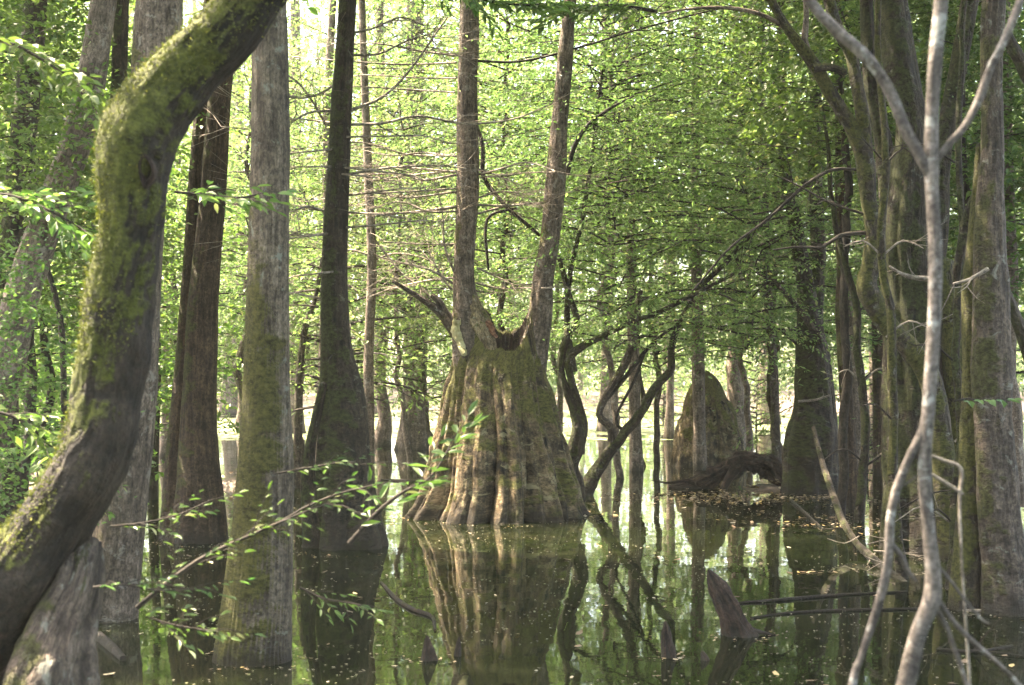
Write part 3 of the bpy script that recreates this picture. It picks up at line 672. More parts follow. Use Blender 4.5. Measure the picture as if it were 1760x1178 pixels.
twiggy(mb, Q[2:], np.random.RandomState(3), 5, .5); part('broken_limb', mb, M['grey'], t7)
moss_fuzz(t7, stump7, (.1, -.5, .8), .62, 4000, .016, 'moss2', 1.2, .9, 6)
for k, rows in enumerate([
    [(790, 355, 6), (740, 362, 5), (660, 368, 4), (560, 362, 4), (500, 352, 2)], [(815, 352, 5), (870, 354, 4), (940, 348, 3)],
    [(790, 300, 5), (730, 310, 4), (690, 300, 3), (620, 300, 2)], [(790, 420, 4), (735, 420, 3), (660, 416, 2)],
    [(783, 470, 5), (765, 420, 4), (762, 370, 3), (745, 310, 2)], [(782, 490, 5), (740, 465, 4), (690, 452, 3), (650, 440, 2)],
    [(785, 505, 4), (760, 480, 3), (735, 430, 2)], [(820, 340, 4), (860, 330, 3), (910, 335, 2)],
    [(818, 460, 4), (850, 475, 3), (880, 490, 2)], [(815, 290, 4), (850, 300, 3), (900, 320, 2)], [(785, 330, 4), (700, 340, 3), (640, 330, 2)]]):
    branch(stemL, rows, D7, 'twig', n=18, L=.7, seed=60 + k, fl=.35, r=.0035)
rsD = np.random.RandomState(4)
for k in range(15):                       # fine pale dead boughs sweeping out almost level on both sides
    y0 = rsD.uniform(90, 500); sg = -1 if k % 4 else 1; x0 = 784 if sg < 0 else 818; ln = rsD.uniform(120, 290) * (.6 if sg > 0 else 1); dp = rsD.uniform(-26, 14)
    branch(stemL, [(x0, y0, 4), (x0 + sg * ln * .33, y0 + dp * .5 + rsD.uniform(-8, 8), 3.4, rsD.uniform(-.5, .5)), (x0 + sg * ln * .66, y0 + dp + rsD.uniform(-8, 8), 2.6, rsD.uniform(-.8, .8)), (x0 + sg * ln, y0 + dp + rsD.uniform(-4, 22), 1.6, rsD.uniform(-1, 1))], D7, 'twig', n=9, L=.55, seed=600 + k, fl=.25, r=.0028)
branch(stemL, [(818, 215, 6), (828, 250, 7), (832, 300, 8), (850, 330, 8), (880, 365, 7), (925, 405, 6)], D7, 'dtwig', n=5, L=.5, seed=80, dd=.3)
branch(stemL, [(838, 465, 4), (835, 400, 5), (845, 370, 5), (890, 358, 4)], D7, 'dtwig', n=3, L=.4, seed=81, dd=.2)
branch(stemR, [(975, 300, 9), (985, 255, 8), (1010, 215, 7), (1050, 185, 5), (1090, 165, 3)], D7, 'dtwig', n=6, L=.6, seed=82, dd=.2)
branch(stemL, [(812, 105, 5), (900, 105, 4), (1000, 80, 4), (1100, 50, 3), (1240, 14, 3)], D7, 'dtwig', n=7, L=.5, seed=83)
q = Ql[-1]; add_crown(t7, 'high', (q[0], q[1], q[2] - 3), 1.1); q = Qr[-1]; add_crown(t7, 'high', (q[0], q[1], q[2] - 2.5), .9, name='crown')

# ---- contorted shrubby trees right of the stump
t = tree('twisted_tree', 'dark crooked tree leaning out over the water right of the hollow stump', 'tree', 16, [
    ('trunk', [(996, 872, 38), (1010, 835, 27), (1030, 800, 22), (1062, 758, 18), (1102, 706, 16), (1122, 668, 14), (1152, 637, 13), (1160, 590, 11), (1187, 526, 9), (1200, 500, 8), (1260, 440, 9), (1330, 360, 7), (1390, 305, 5)],
     dict(seg=28, step=.04, lump=.2, lf=5, seed=18, rough=.15, rf=12, wig=.03))], 'dark')
branch(t, [(1052, 765, 16), (1050, 735, 15), (1030, 712, 12), (1048, 670, 14), (1075, 620, 14), (1090, 570, 12), (1100, 500, 10)], 16, 'grey', n=5, L=.5, seed=90, seg=12)
branch(t, [(1040, 690, 8), (1080, 640, 8), (1120, 590, 6), (1160, 560, 4)], 16, 'dtwig', n=7, L=.5, seed=91)
branch(t, [(1100, 712, 9), (1080, 740, 7), (1060, 720, 5), (1090, 650, 5), (1110, 600, 3)], 16, 'dtwig', n=4, L=.5, seed=92)
q = P(1290, 360, 16); add_crown(t, 'spray', (q[0], q[1], q[2] - 1.6), .95)
t = tree('twisted_tree', 'dark multi stemmed tree pressed against the right side of the hollow stump', 'tree', 15.4, [
    ('trunk', [(985, 860, 40), (984, 800, 28), (992, 740, 22), (985, 700, 17), (968, 650, 13), (965, 600, 11), (972, 570, 13), (990, 550, 12), (975, 500, 10), (960, 440, 8)], dict(seg=24, step=.04, lump=.25, lf=5, seed=19, rough=.15, rf=12, wig=.03)),
    ('stem', [(990, 780, 20), (1002, 735, 18), (998, 700, 16), (988, 655, 12), (985, 610, 14), (1050, 572, 9), (1130, 535, 8), (1200, 500, 7), (1260, 470, 5)], dict(seg=16, step=.05, lump=.2, lf=5, seed=20, wig=.03)),
    ('stem', [(985, 640, 16), (975, 560, 11), (980, 470, 9), (1000, 380, 8), (1020, 250, 7), (1035, 120, 6)], dict(seg=12, step=.08, lump=.1, seed=21, dd=.3))], 'dark')
q = P(1060, 470, 15.8); add_crown(t, 'spray', (q[0], q[1], q[2] - .9), .8)
q = P(1040, 200, 16); add_crown(t, 'spray', (q[0], q[1], q[2] - 1.2), .8)
tree('slender_tree', 'straight pinkish grey trunk rising from the water beyond the crooked leaning tree', 'tree', 20, [
    ('trunk', [(1094, 830, 26), (1092, 740, 21), (1090, 640, 20), (1086, 520, 18), (1084, 380, 15), (1080, 200, 13), (1078, 0, 12)], dict(seg=14, step=.1, lump=.05, seed=22, ext=3))], 'pale', crown=[('spray', 0, 1.0)])
tree('slender_tree', 'pale trunk standing in front of the domed stump', 'tree', 20.2, [
    ('trunk', [(1204, 815, 26), (1202, 740, 21), (1200, 640, 22), (1198, 520, 21), (1196, 380, 17), (1196, 200, 15), (1200, 0, 12)], dict(seg=14, step=.1, lump=.05, seed=23, ext=3))], 'pale', crown=[('spray', 0, 1.0)])
tree('slender_tree', 'thin brown trunk between the domed stump and the forked trunk', 'tree', 19, [
    ('trunk', [(1336, 830, 22), (1334, 760, 16), (1330, 640, 15), (1322, 540, 15), (1318, 440, 14), (1312, 260, 12), (1310, 60, 10)], dict(seg=12, step=.1, lump=.06, seed=24, ext=3))], 'grey', crown=[('spray', 0, 1.0)])
# ---- domed stump
d10 = base_d(801)
mb = MB(); rows = [(840, 150), (815, 138), (800, 128), (780, 124), (750, 116), (715, 94), (690, 73), (668, 54), (652, 37), (643, 20), (638, 5)]
Q = pxpath([(1217 + (0 if y > 700 else -3), y, wd) for y, wd in rows], d10)
tube(mb, Q, seg=72, step=.05, lump=.07, lf=2, seed=25, flute=(9, .20, .8, .06), rough=.09, rf=8)
ts = thing('domed_stump', 'rounded dome shaped old stump with a brown sunlit foot', 'stump', P(1217, 801, d10)[:2] + (0,)); part('trunk_stub', mb, M['stump'], ts)
# ---- fallen root log
t = thing('fallen_log', 'dark rotten arching log lying on the leafy mud in front of the domed stump', 'log', (*P(1260, 835, 17)[:2], 0))
mb = MB(); tube(mb, pxpath([(1150, 836, 6, .2), (1185, 834, 20, .1), (1215, 826, 28), (1245, 810, 28), (1272, 796, 30), (1300, 794, 32), (1322, 802, 32), (1342, 822, 30), (1364, 832, 24), (1384, 846, 16)], 16.9), seg=48, step=.02, lump=.55, lf=7, seed=26, rough=.3, rf=14); part('log', mb, M['deadwood'], t)
mb = MB(); tube(mb, pxpath([(1262, 806, 20, -.1), (1250, 826, 14, -.15), (1238, 850, 10, -.2)], 16.9), seg=12, step=.04, lump=.3, seed=27)
tube(mb, pxpath([(1205, 836, 16), (1180, 826, 8), (1150, 830, 4), (1120, 826, 2)], 16.9), seg=10, step=.04, lump=.3, seed=28); part('root', mb, M['deadwood'], t)
# ---- forked flared trunk on the right
t = tree('forked_cypress', 'dark forked trunk with a bulging flared foot lit pale brown at the bottom', 'tree', 16.3, [
    ('trunk', [(1392, 890, 112), (1392, 850, 98), (1392, 815, 90), (1393, 780, 88), (1396, 745, 86), (1398, 700, 66), (1397, 640, 58), (1393, 580, 46), (1388, 530, 38), (1383, 480, 30), (1374, 430, 26), (1364, 370, 24), (1352, 320, 22), (1345, 180, 18), (1342, 0, 16)],
     dict(seg=64, step=.05, lump=.09, seed=29, flute=(9, .24, .5, .04), ext=4)),
    ('stem', [(1418, 850, 50), (1420, 780, 44), (1418, 700, 40), (1410, 620, 34), (1400, 560, 30), (1402, 500, 28), (1406, 440, 27), (1404, 380, 25), (1400, 250, 22), (1405, 80, 18)], dict(seg=28, step=.06, lump=.08, seed=30, dd=.15, flute=(5, .2, .4, .03), ext=3))], 'dark', crown=[('spray', 0, 1.2), ('spray', 1, 1.1)])
branch(t, [(1412, 590, 14), (1385, 545, 12), (1355, 510, 9), (1330, 482, 6), (1300, 470, 3)], 16.1, 'grey', n=4, L=.5, seed=100)
branch(t, [(1380, 600, 5), (1330, 560, 4), (1280, 555, 3), (1225, 565, 2)], 16.3, 'dtwig', n=5, seed=101)
branch(t, [(1372, 690, 5), (1400, 688, 4), (1425, 680, 3)], 16.0, 'twig', n=3, L=.3, seed=102)
# ---- thin reddish trunks behind
for i, (rows, dd, mt, lb) in enumerate([
    ([(1462, 880, 30), (1460, 760, 24), (1452, 640, 22), (1446, 540, 21), (1448, 460, 20), (1445, 380, 20), (1444, 250, 17), (1440, 0, 15)], 14.2, 'brown', 'reddish brown slender trunk just right of the forked trunk'),
    ([(1476, 850, 24), (1470, 700, 20), (1462, 560, 17), (1455, 500, 14)], 15.5, 'pale', 'short pale leaning stem behind the reddish brown slender trunk'),
    ([(1512, 840, 24), (1512, 700, 22), (1510, 600, 22), (1508, 500, 20), (1505, 300, 17), (1500, 0, 15)], 19, 'brown', 'brown trunk half hidden behind the mossy crooked tree'),
    ([(1742, 900, 24), (1738, 800, 22), (1734, 700, 20), (1736, 600, 22), (1738, 480, 24), (1732, 340, 22), (1728, 100, 20)], 13, 'pale', 'pink sunlit trunk at the right margin of the photo'),
    ([(1756, 870, 20), (1750, 780, 20), (1745, 690, 20), (1728, 620, 20), (1716, 560, 18)], 12, 'pale', 'curved brown stem beside the pink sunlit trunk')]):
    tree('slender_tree', lb, 'tree', dd, [('trunk', rows, dict(seg=18, step=.06, lump=.08, seed=110 + i, ext=3 if rows[-1][1] < 350 else 1))], mt, crown=[('spray', 0, 1.0)] if rows[-1][1] < 350 else None)
# ---- mossy crooked tree
t = tree('crooked_tree', 'mossy crooked tree with an elbow bend and a high fork, left of the pale sapling', 'tree', 10.5, [
    ('trunk', [(1640, 1000, 46), (1630, 880, 42), (1618, 760, 40), (1600, 660, 38), (1575, 612, 36), (1540, 575, 36), (1510, 535, 36), (1491, 495, 36), (1497, 455, 32), (1502, 400, 30), (1493, 345, 28), (1488, 290, 34), (1480, 255, 30), (1462, 215, 24), (1430, 165, 22), (1402, 115, 22), (1375, 78, 20), (1350, 45, 16), (1325, 0, 14), (1300, -50, 12)],
     dict(seg=32, step=.03, lump=.12, lf=4, seed=33, ext=3)),
    ('stem', [(1489, 300, 30), (1487, 260, 27), (1482, 200, 24), (1472, 140, 22), (1462, 90, 22), (1440, 50, 22), (1425, 0, 20), (1410, -60, 18)], dict(seg=24, step=.04, lump=.12, seed=34, ext=3)),
    ], 'mossy', crown=[('high', 1, 1.0)])
branch(t, [(1395, 105, 12), (1385, 70, 12), (1388, 30, 10), (1385, -30, 8)], 10.5, 'pale', n=0, seed=120, seg=10)
branch(t, [(1400, 118, 14), (1430, 115, 14), (1455, 125, 12)], 10.4, 'mossy', n=0, seed=128, seg=10)
branch(t, [(1370, 62, 9), (1320, 30, 8), (1270, 16, 7), (1200, 14, 5), (1130, 24, 3)], 10.5, 'pale', n=6, L=.5, seed=121)
branch(t, [(1490, 400, 8), (1445, 405, 7), (1415, 425, 6), (1370, 425, 4), (1330, 430, 3)], 10.5, 'dtwig', n=8, seed=122)
branch(t, [(1490, 370, 5), (1430, 350, 4), (1375, 320, 3), (1330, 300, 2)], 10.5, 'dtwig', n=6, seed=123)
branch(t, [(1480, 293, 5), (1430, 292, 6), (1380, 320, 6), (1320, 375, 5), (1250, 430, 4), (1190, 500, 3)], 10.5, 'dtwig', n=8, seed=124, dd=.6)
# ---- multi stem big dark tree
t = tree('multi_stem_tree', 'massive dark moss streaked trunk splitting into several stems behind the pale sapling', 'tree', 11.2, [
    ('trunk', [(1592, 1010, 190), (1588, 945, 165), (1580, 860, 135), (1575, 760, 118), (1572, 660, 108), (1568, 560, 100), (1562, 460, 96), (1562, 380, 88), (1566, 300, 72), (1568, 240, 56), (1560, 170, 36), (1552, 110, 14)],
     dict(seg=72, step=.04, lump=.10, seed=36, flute=(8, .18, .6, .14))),
    ('stem', [(1575, 380, 56), (1582, 300, 52), (1575, 230, 48), (1555, 150, 54), (1540, 70, 56), (1530, 0, 54), (1520, -70, 50)], dict(seg=36, step=.05, lump=.12, seed=37, ext=4)),
    ('stem', [(1535, 400, 46), (1530, 320, 40), (1515, 230, 30), (1498, 150, 26), (1492, 70, 24), (1488, -40, 22)], dict(seg=24, step=.05, lump=.12, seed=38, dd=.3, ext=3)),
    ('stem', [(1600, 470, 44), (1612, 380, 36), (1618, 280, 32), (1632, 190, 30), (1650, 100, 30), (1668, 0, 30), (1680, -60, 28)], dict(seg=24, step=.05, lump=.12, seed=39, dd=.4, ext=3)),
    ('stem', [(1665, 960, 60), (1660, 850, 44), (1650, 740, 40), (1640, 640, 36), (1632, 540, 34), (1622, 450, 32)], dict(seg=28, step=.05, lump=.14, seed=40, dd=-.2, mat='mossy'))],
    'dark', crown=[('broad', 1, 1.3)])
branch(t, [(1600, 480, 10), (1560, 475, 7), (1530, 458, 4)], 10.8, 'twig', n=4, seed=130)
# ---- gnarled trunk far right
t = tree('gnarled_tree', 'gnarled brown mossy trunk with lumpy bark right of the pale sapling', 'tree', 8.2, [
    ('trunk', [(1739, 1120, 96.0), (1732, 1045, 89.6), (1726, 960, 78.4), (1716, 860, 73.6), (1710, 760, 68.8), (1704, 660, 65.6), (1706, 560, 64.0), (1704, 470, 60.8), (1702, 400, 56.0), (1702, 330, 48.0), (1706, 240, 38.4), (1704, 140, 36.8), (1706, 40, 38.4), (1709, -60, 36.8)],
     dict(seg=64, step=.03, lump=.13, lf=3, seed=42, flute=(6, .12, .5, .10), ext=4)),
    ('stem', [(1660, 1080, 66), (1662, 980, 54), (1668, 880, 48), (1672, 760, 42), (1672, 640, 38), (1670, 520, 34), (1678, 420, 34), (1684, 330, 30), (1690, 250, 28)], dict(seg=32, step=.04, lump=.14, seed=43, mat='mossy', dd=.15)),
    ('stem', [(1830, 1000, 50), (1812, 860, 40), (1800, 740, 34), (1780, 640, 28), (1752, 560, 22), (1728, 500, 18)], dict(seg=24, step=.04, lump=.14, seed=44, dd=.4))],
    'grey', crown=[('broad', 0, 1.4)])
branch(t, [(1688, 320, 20, .2), (1665, 370, 18, .3), (1648, 440, 16, .4), (1640, 490, 12, .5)], 8.4, 'dark', n=0, seed=131, seg=12)
branch(t, [(1730, 60, 20), (1750, 100, 22), (1775, 150, 22), (1800, 170, 20)], 9.0, 'dark', n=2, seed=132, seg=12)
branch(t, [(1700, 462, 8), (1670, 480, 6), (1640, 488, 4)], 8.0, 'twig', n=3, seed=133)

for i, (rows, dd, mt, lb) in enumerate([
    ([(1545, 1000, 22), (1538, 860, 18), (1530, 700, 16), (1526, 560, 15), (1518, 420, 14), (1522, 260, 12), (1510, 80, 11)], 9.6, 'mossy', 'thin mossy stem just left of the pale sapling, in front of the massive dark trunk'),
    ([(1640, 1010, 20), (1636, 880, 17), (1646, 740, 15), (1640, 600, 14), (1652, 440, 12), (1645, 260, 11), (1655, 60, 10)], 9.4, 'dark', 'thin dark stem between the pale sapling and the gnarled trunk'),
    ([(1475, 900, 18), (1488, 780, 15), (1480, 640, 14), (1470, 520, 12), (1440, 420, 10), (1425, 330, 8)], 13.2, 'dark', 'thin dark leaning stem between the reddish slender trunk and the crooked tree')]):
    t = tree('slender_tree', lb, 'tree', dd, [('trunk', rows, dict(seg=18, step=.05, lump=.15, lf=4, seed=700 + i, ext=2 if rows[-1][1] < 300 else .8, wig=.02))], mt)
    rsT = np.random.RandomState(720 + i)
    for k in range(7):
        p_ = rows[rsT.randint(1, len(rows) - 1)]; sg = rsT.choice([-1, 1]); ln = rsT.uniform(40, 120)
        branch(t, [(p_[0], p_[1] + 20, 4), (p_[0] + sg * ln * .5, p_[1] - ln * .1, 3), (p_[0] + sg * ln, p_[1] + rsT.uniform(-30, 30), 1.5)], dd, 'twig' if k % 2 else 'dtwig', n=4, L=.3, seed=730 + i * 9 + k, r=.0025)
# ---- leaning dead pole
t = thing('dead_pole', 'long dead brown pole leaning from the forked trunk down into the water', 'dead branch', (*P(1560, 1010, 10.2)[:2], 0))
mb = MB(); tube(mb, pxpath([(1398, 735, 7, 3.6), (1412, 790, 9, 3.2), (1430, 845, 11, 2.7), (1446, 890, 12, 2.1), (1470, 930, 12, 1.5), (1495, 955, 14, 1.0), (1530, 985, 14, .4), (1558, 1006, 12, 0), (1580, 1030, 8, -.2)], 9.4), seg=18, step=.05, lump=.15, lf=5, seed=46); part('pole', mb, M['dark'], t)
twm = MB(); twiggy(twm, pxpath([(1446, 890, 10, 2.1), (1558, 1006, 10, 0)], 9.4), np.random.RandomState(8), 8, .35, .006); part('twig', twm, M['twig'], t)

# ---- pale sapling in front
t = tree('sapling', 'pale smooth sapling in front with three upper forks and lichen spots', 'tree', 3.1, [
    ('trunk', [(1490, 1600, 38.9), (1530, 1300, 32.9), (1557, 1178, 31.4), (1578, 1090, 28.5), (1600, 1035, 29.9), (1604, 985, 25.5), (1598, 930, 23.2), (1591, 860, 22.4), (1590, 780, 21.7), (1596, 700, 22.4), (1603, 600, 23.2), (1607, 520, 22.4), (1608, 440, 23.2), (1604, 360, 22.4), (1601, 280, 23.9), (1602, 200, 22.4), (1607, 110, 23.2), (1616, 20, 23.9), (1622, -60, 22.4), (1630, -300, 19.4)],
     dict(seg=28, step=.02, lump=.09, lf=12, seed=60, ext=1.6)),
    ('branch', [(1597, 300, 16.4), (1578, 262, 19.4), (1556, 222, 18.7), (1535, 170, 18.7), (1510, 125, 18.7), (1480, 90, 19.4), (1440, 55, 18.7), (1405, 20, 17.2), (1370, -30, 15.0), (1300, -120, 12.0)], dict(seg=20, step=.02, lump=.14, lf=14, seed=61)),
    ('branch', [(1604, 285, 10.5), (1625, 255, 12.7), (1660, 215, 13.5), (1685, 165, 14.2), (1703, 115, 14.2), (1728, 65, 14.2), (1752, 5, 14.2), (1775, -60, 12.7), (1820, -200, 9.7)], dict(seg=20, step=.02, lump=.14, lf=14, seed=62)),
    ('branch', [(1592, 690, 10.5), (1585, 740, 15.0), (1562, 790, 15.0), (1540, 845, 15.0), (1530, 900, 16.4), (1527, 960, 16.4), (1515, 1020, 15.0), (1500, 1070, 14.2), (1480, 1130, 13.5), (1462, 1190, 13.5), (1400, 1500, 15.0), (1380, 1650, 15.0)], dict(seg=20, step=.02, lump=.14, lf=14, seed=63)),
    ('branch', [(1602, 1035, 10.5), (1625, 1075, 8.9), (1642, 1120, 8.3), (1662, 1178, 7.5), (1700, 1300, 6.0)], dict(seg=12, step=.02, lump=.14, lf=14, seed=64)),
    ('branch', [(1604, 1020, 8.9), (1640, 1070, 8.9), (1680, 1110, 8.9), (1715, 1140, 8.3), (1750, 1175, 8.3), (1800, 1230, 6.7)], dict(seg=12, step=.02, lump=.14, lf=14, seed=65)),
    ('branch', [(1600, 960, 7.5), (1635, 1000, 6.0), (1665, 1040, 6.0), (1690, 1068, 4.5), (1700, 1072, 3.0)], dict(seg=10, step=.02, lump=.14, lf=14, seed=66)),
    ('branch', [(1530, 935, 10.5), (1548, 955, 9.7), (1562, 985, 8.3), (1575, 1000, 6.0)], dict(seg=10, step=.02, lump=.14, lf=14, seed=67)),
    ('branch', [(1545, 840, 3.7), (1575, 820, 3.0)], dict(seg=6, step=.02, seed=68))], 'sapling')
t = thing('dead_twig', 'bent dead grey twig hooked beside the pale sapling', 'dead branch', (*P(1640, 900, 3.6)[:2], 0))
mb = MB(); tube(mb, pxpath([(1602, 784, 6), (1625, 793, 6), (1652, 806, 6), (1650, 850, 6), (1650, 900, 5), (1652, 935, 4)], 3.6), seg=8, step=.02, lump=.1, seed=69); part('twig', mb, M['twig'], t); mb = MB()
tube(mb, pxpath([(1600, 815, 6), (1630, 833, 6), (1656, 850, 5)], 3.6), seg=8, step=.02, lump=.1, seed=70); part('twig', mb, M['twig'], t); mb = MB()
tube(mb, pxpath([(1650, 895, 5), (1655, 1000, 5, .1), (1668, 1200, 6, .2), (1680, 1500, 6, .2), (1685, 1600, 6, .2)], 3.6), seg=8, step=.03, seed=71); part('twig', mb, M['twig'], t)

# ---- left side trees
t = tree('leaning_tree', 'mottled grey tree leaning right behind the broadleaf foliage, its trunk patchy and sunlit low down', 'tree', 8.6, [
    ('trunk', [(-70, 1060, 95), (-50, 900, 82), (-20, 740, 72), (10, 620, 66), (35, 520, 60), (62, 430, 56), (95, 340, 54), (128, 250, 52), (150, 170, 50), (165, 90, 47), (178, 0, 44), (190, -80, 40)],
     dict(seg=40, step=.04, lump=.08, seed=72, ext=4))], 'pale', crown=[('broad', 0, 1.3)])
tree('slender_tree', 'thin dark trunk just left of the pale brown furrowed trunk, high up', 'tree', 10.5, [
    ('trunk', [(150, 960, 40), (165, 800, 34), (180, 600, 32), (192, 400, 30), (202, 200, 28), (207, 40, 26), (210, -60, 24)], dict(seg=20, step=.06, lump=.1, seed=73, ext=3))], 'dark', crown=[('broad', 0, 1.3)])
tree('slender_tree', 'dark trunk at the left margin half hidden by foliage', 'tree', 9.5, [
    ('trunk', [(10, 1000, 62), (8, 860, 52), (8, 700, 48), (12, 500, 46), (30, 330, 44), (45, 180, 42), (60, 30, 40), (66, -60, 38)], dict(seg=24, step=.06, lump=.1, seed=74, ext=3))], 'dark', crown=[('broad', 0, 1.3)])
tree('slender_tree', 'thin bent brown stem among the leaves left of the mossy leaning trunk', 'tree', 9.0, [
    ('trunk', [(112, 1010, 12), (110, 800, 11), (108, 600, 11), (98, 520, 10), (78, 450, 9), (70, 400, 8)], dict(seg=10, step=.06, lump=.1, seed=75, ext=1))], 'dtwig')

# ---- broadleaf understory on the left, near
for i, (x, d, zb, sc, lb) in enumerate([
    (-70, 8.0, 2.2, .5, 'leafy broadleaf shrub tree filling the top left corner'),
    (70, 12.6, 1.7, .85, 'broadleaf tree of bright green leaves behind the mottled leaning tree'),
    (-90, 7.2, .55, .42, 'low broadleaf shrub with drooping leaves at the left margin'),
    (60, 13.0, .35, .8, 'broadleaf bush growing on the leaf strewn left bank'),
    (-30, 10.5, 1.9, .75, 'bushy broadleaf tree between the two dark trunks at the left margin'),
    (40, 11.2, 2.5, .75, 'bushy broadleaf tree high behind the mottled leaning tree'),
    (1450, 13.4, 3.4, .75, 'broadleaf tree with leaves around the high fork of the crooked tree'),
    (1665, 12.6, 2.8, .65, 'small broadleaf tree with leaves behind the right fork of the pale sapling'),
    (150, 16.0, .6, 1.1, 'broadleaf tree standing at the back of the left bank'),
    (1840, 12.5, 1.8, .75, 'leafy broadleaf tree behind the gnarled trunk at the right margin'),
    (1690, 14.0, 2.2, .85, 'broadleaf tree showing between the pale sapling and the gnarled trunk'),
    (1520, 14.5, 3.3, .95, 'broadleaf tree high up behind the crooked tree fork')]):
    b = P(x, 640, d); t = thing('broadleaf_tree', lb, 'tree', (b[0], d, 0), 'broadleaf understory trees')
    mb = MB(); tube(mb, [(b[0], d, -.4, .05), (b[0] + .05, d, zb * .6 + .3, .04), (b[0] - .03, d, zb + 1.5 * sc, .03), (b[0], d, zb + 3.4 * sc, .008)], seg=12, step=.1, lump=.1, wig=.05, seed=200 + i)
    part('trunk', mb, M['dtwig'], t); add_crown(t, 'broad', (b[0], d, zb), sc)

# ---- understory spray trees through the middle distance
US = [  # x, distance, crown bottom, scale, label
    (690, 20, 1.7, 1.0, 'feathery green tree in the gap left of the hollow stump'),
    (740, 24, .9, 1.05, 'feathery tree whose low sprays overlap the pale distant buttress'),
    (870, 19, 2.4, 1.1, 'feathery tree seen between the two stems of the hollow stump'),
    (1050, 18.5, 3.0, 1.1, 'feathery tree high above the crooked leaning tree'),
    (1130, 22, 1.4, 1.1, 'feathery tree left of the domed stump'),
    (1334, 20.5, 2.3, 1.05, 'feathery tree with layered sprays hidden behind the thin brown trunk'),
    (1290, 23, 1.5, 1.15, 'feathery tree right of the domed stump'),
    (1097, 20.8, 3.6, 1.1, 'feathery tree behind the straight pinkish grey trunk'),
    (1400, 19.5, 2.6, 1.1, 'feathery tree crowning over the forked trunk'),
    (1470, 24, 1.6, 1.15, 'feathery tree behind the reddish slender trunk'),
    (430, 19, 2.0, .95, 'feathery tree behind the straight grey trunk'),
    (520, 24, 1.0, 1.0, 'feathery tree between the straight grey trunk and the dark flared trunk'),
    (620, 26, 2.5, 1.2, 'feathery tree behind the dark flared trunk'),
    (300, 22, 1.2, 1.0, 'feathery tree behind the reddish brown pair'),
    (200, 25, 1.5, 1.2, 'feathery tree behind the mossy leaning trunk'),
    (960, 25, 1.5, 1.2, 'feathery tree behind the right shoulder of the hollow stump'),
    (60, 21, 1.5, 1.2, 'feathery tree beyond the left bank'),
    (1600, 20, 1.8, 1.2, 'feathery tree behind the massive dark trunk'),
    (1720, 19, 1.2, 1.1, 'feathery tree beyond the pink sunlit trunk')]
for i, (x, d, zb, sc, lb) in enumerate(US):
    b = P(x, 640, d); t = thing('understory_tree', lb, 'tree', (b[0], d, 0), 'feathery understory trees')
    r0 = rsG.uniform(.035, .055); hh = zb + 4.2 * sc
    mb = MB(); tube(mb, [(b[0] + .1, d, -.4, r0 * 1.6), (b[0] + .05, d, .1, r0 * 1.15), (b[0] - .06, d, zb * .5 + .4, r0), (b[0] + rsG.uniform(-.1, .1), d, zb + 1.5 * sc, r0 * .7), (b[0], d, hh, .01)], seg=12, step=.15, lump=.1, wig=.08, seed=300 + i)
    part('trunk', mb, M[('pale', 'grey', 'brown')[i % 3]], t); add_crown(t, 'spray', (b[0], d, zb), sc)

# ---- distant pale buttressed trees across the clearing
for i, (x, yb, wd, wt, lb) in enumerate([
    (710, 772, 68, 36, 'wide pale buttressed trunk hazy behind the left side of the hollow stump'),
    (397, 714, 44, 20, 'pale grey flared trunk beyond the bright duckweed, left of the straight grey trunk'),
    (650, 712, 36, 18, 'hazy pale trunk far behind, just left of the wide buttressed one'),
    (285, 785, 26, 15, 'pale trunk on the far side of the reddish brown pair'),
    (1262, 760, 22, 12, 'thin far trunk right behind the domed stump'),
    (1150, 755, 20, 13, 'thin far trunk left behind the domed stump'),
    (1500, 762, 26, 16, 'thin far trunk seen past the crooked tree'),
    (70, 745, 60, 34, 'pale sunlit buttressed trunk beyond the left bank'),
    (1660, 745, 40, 24, 'pale sunlit trunk far behind the gnarled trunk'),
    (1040, 742, 30, 16, 'far pale trunk between the hollow stump and the crooked leaning tree'),
    (505, 745, 40, 20, 'far pale trunk between the straight grey trunk and the dark flared trunk')]):
    d = base_d(yb); tree('distant_cypress', lb, 'tree', d, [('trunk', [(x, yb + 14, wd * 1.1), (x, yb, wd), (x + 1, yb - 40, wd * .78), (x + 2, yb - 90, wd * .6), (x + 3, yb - 160, wt * 1.15), (x + 5, 450, wt), (x + 4, 200, wt * .9), (x + 2, -20, wt * .8)],
         dict(seg=32, step=.15, lump=.06, seed=400 + i, flute=(8, .16, 1.2, .03), ext=3))], 'pale', group='distant pale trunks', crown=[('high', 0, 1.2)])

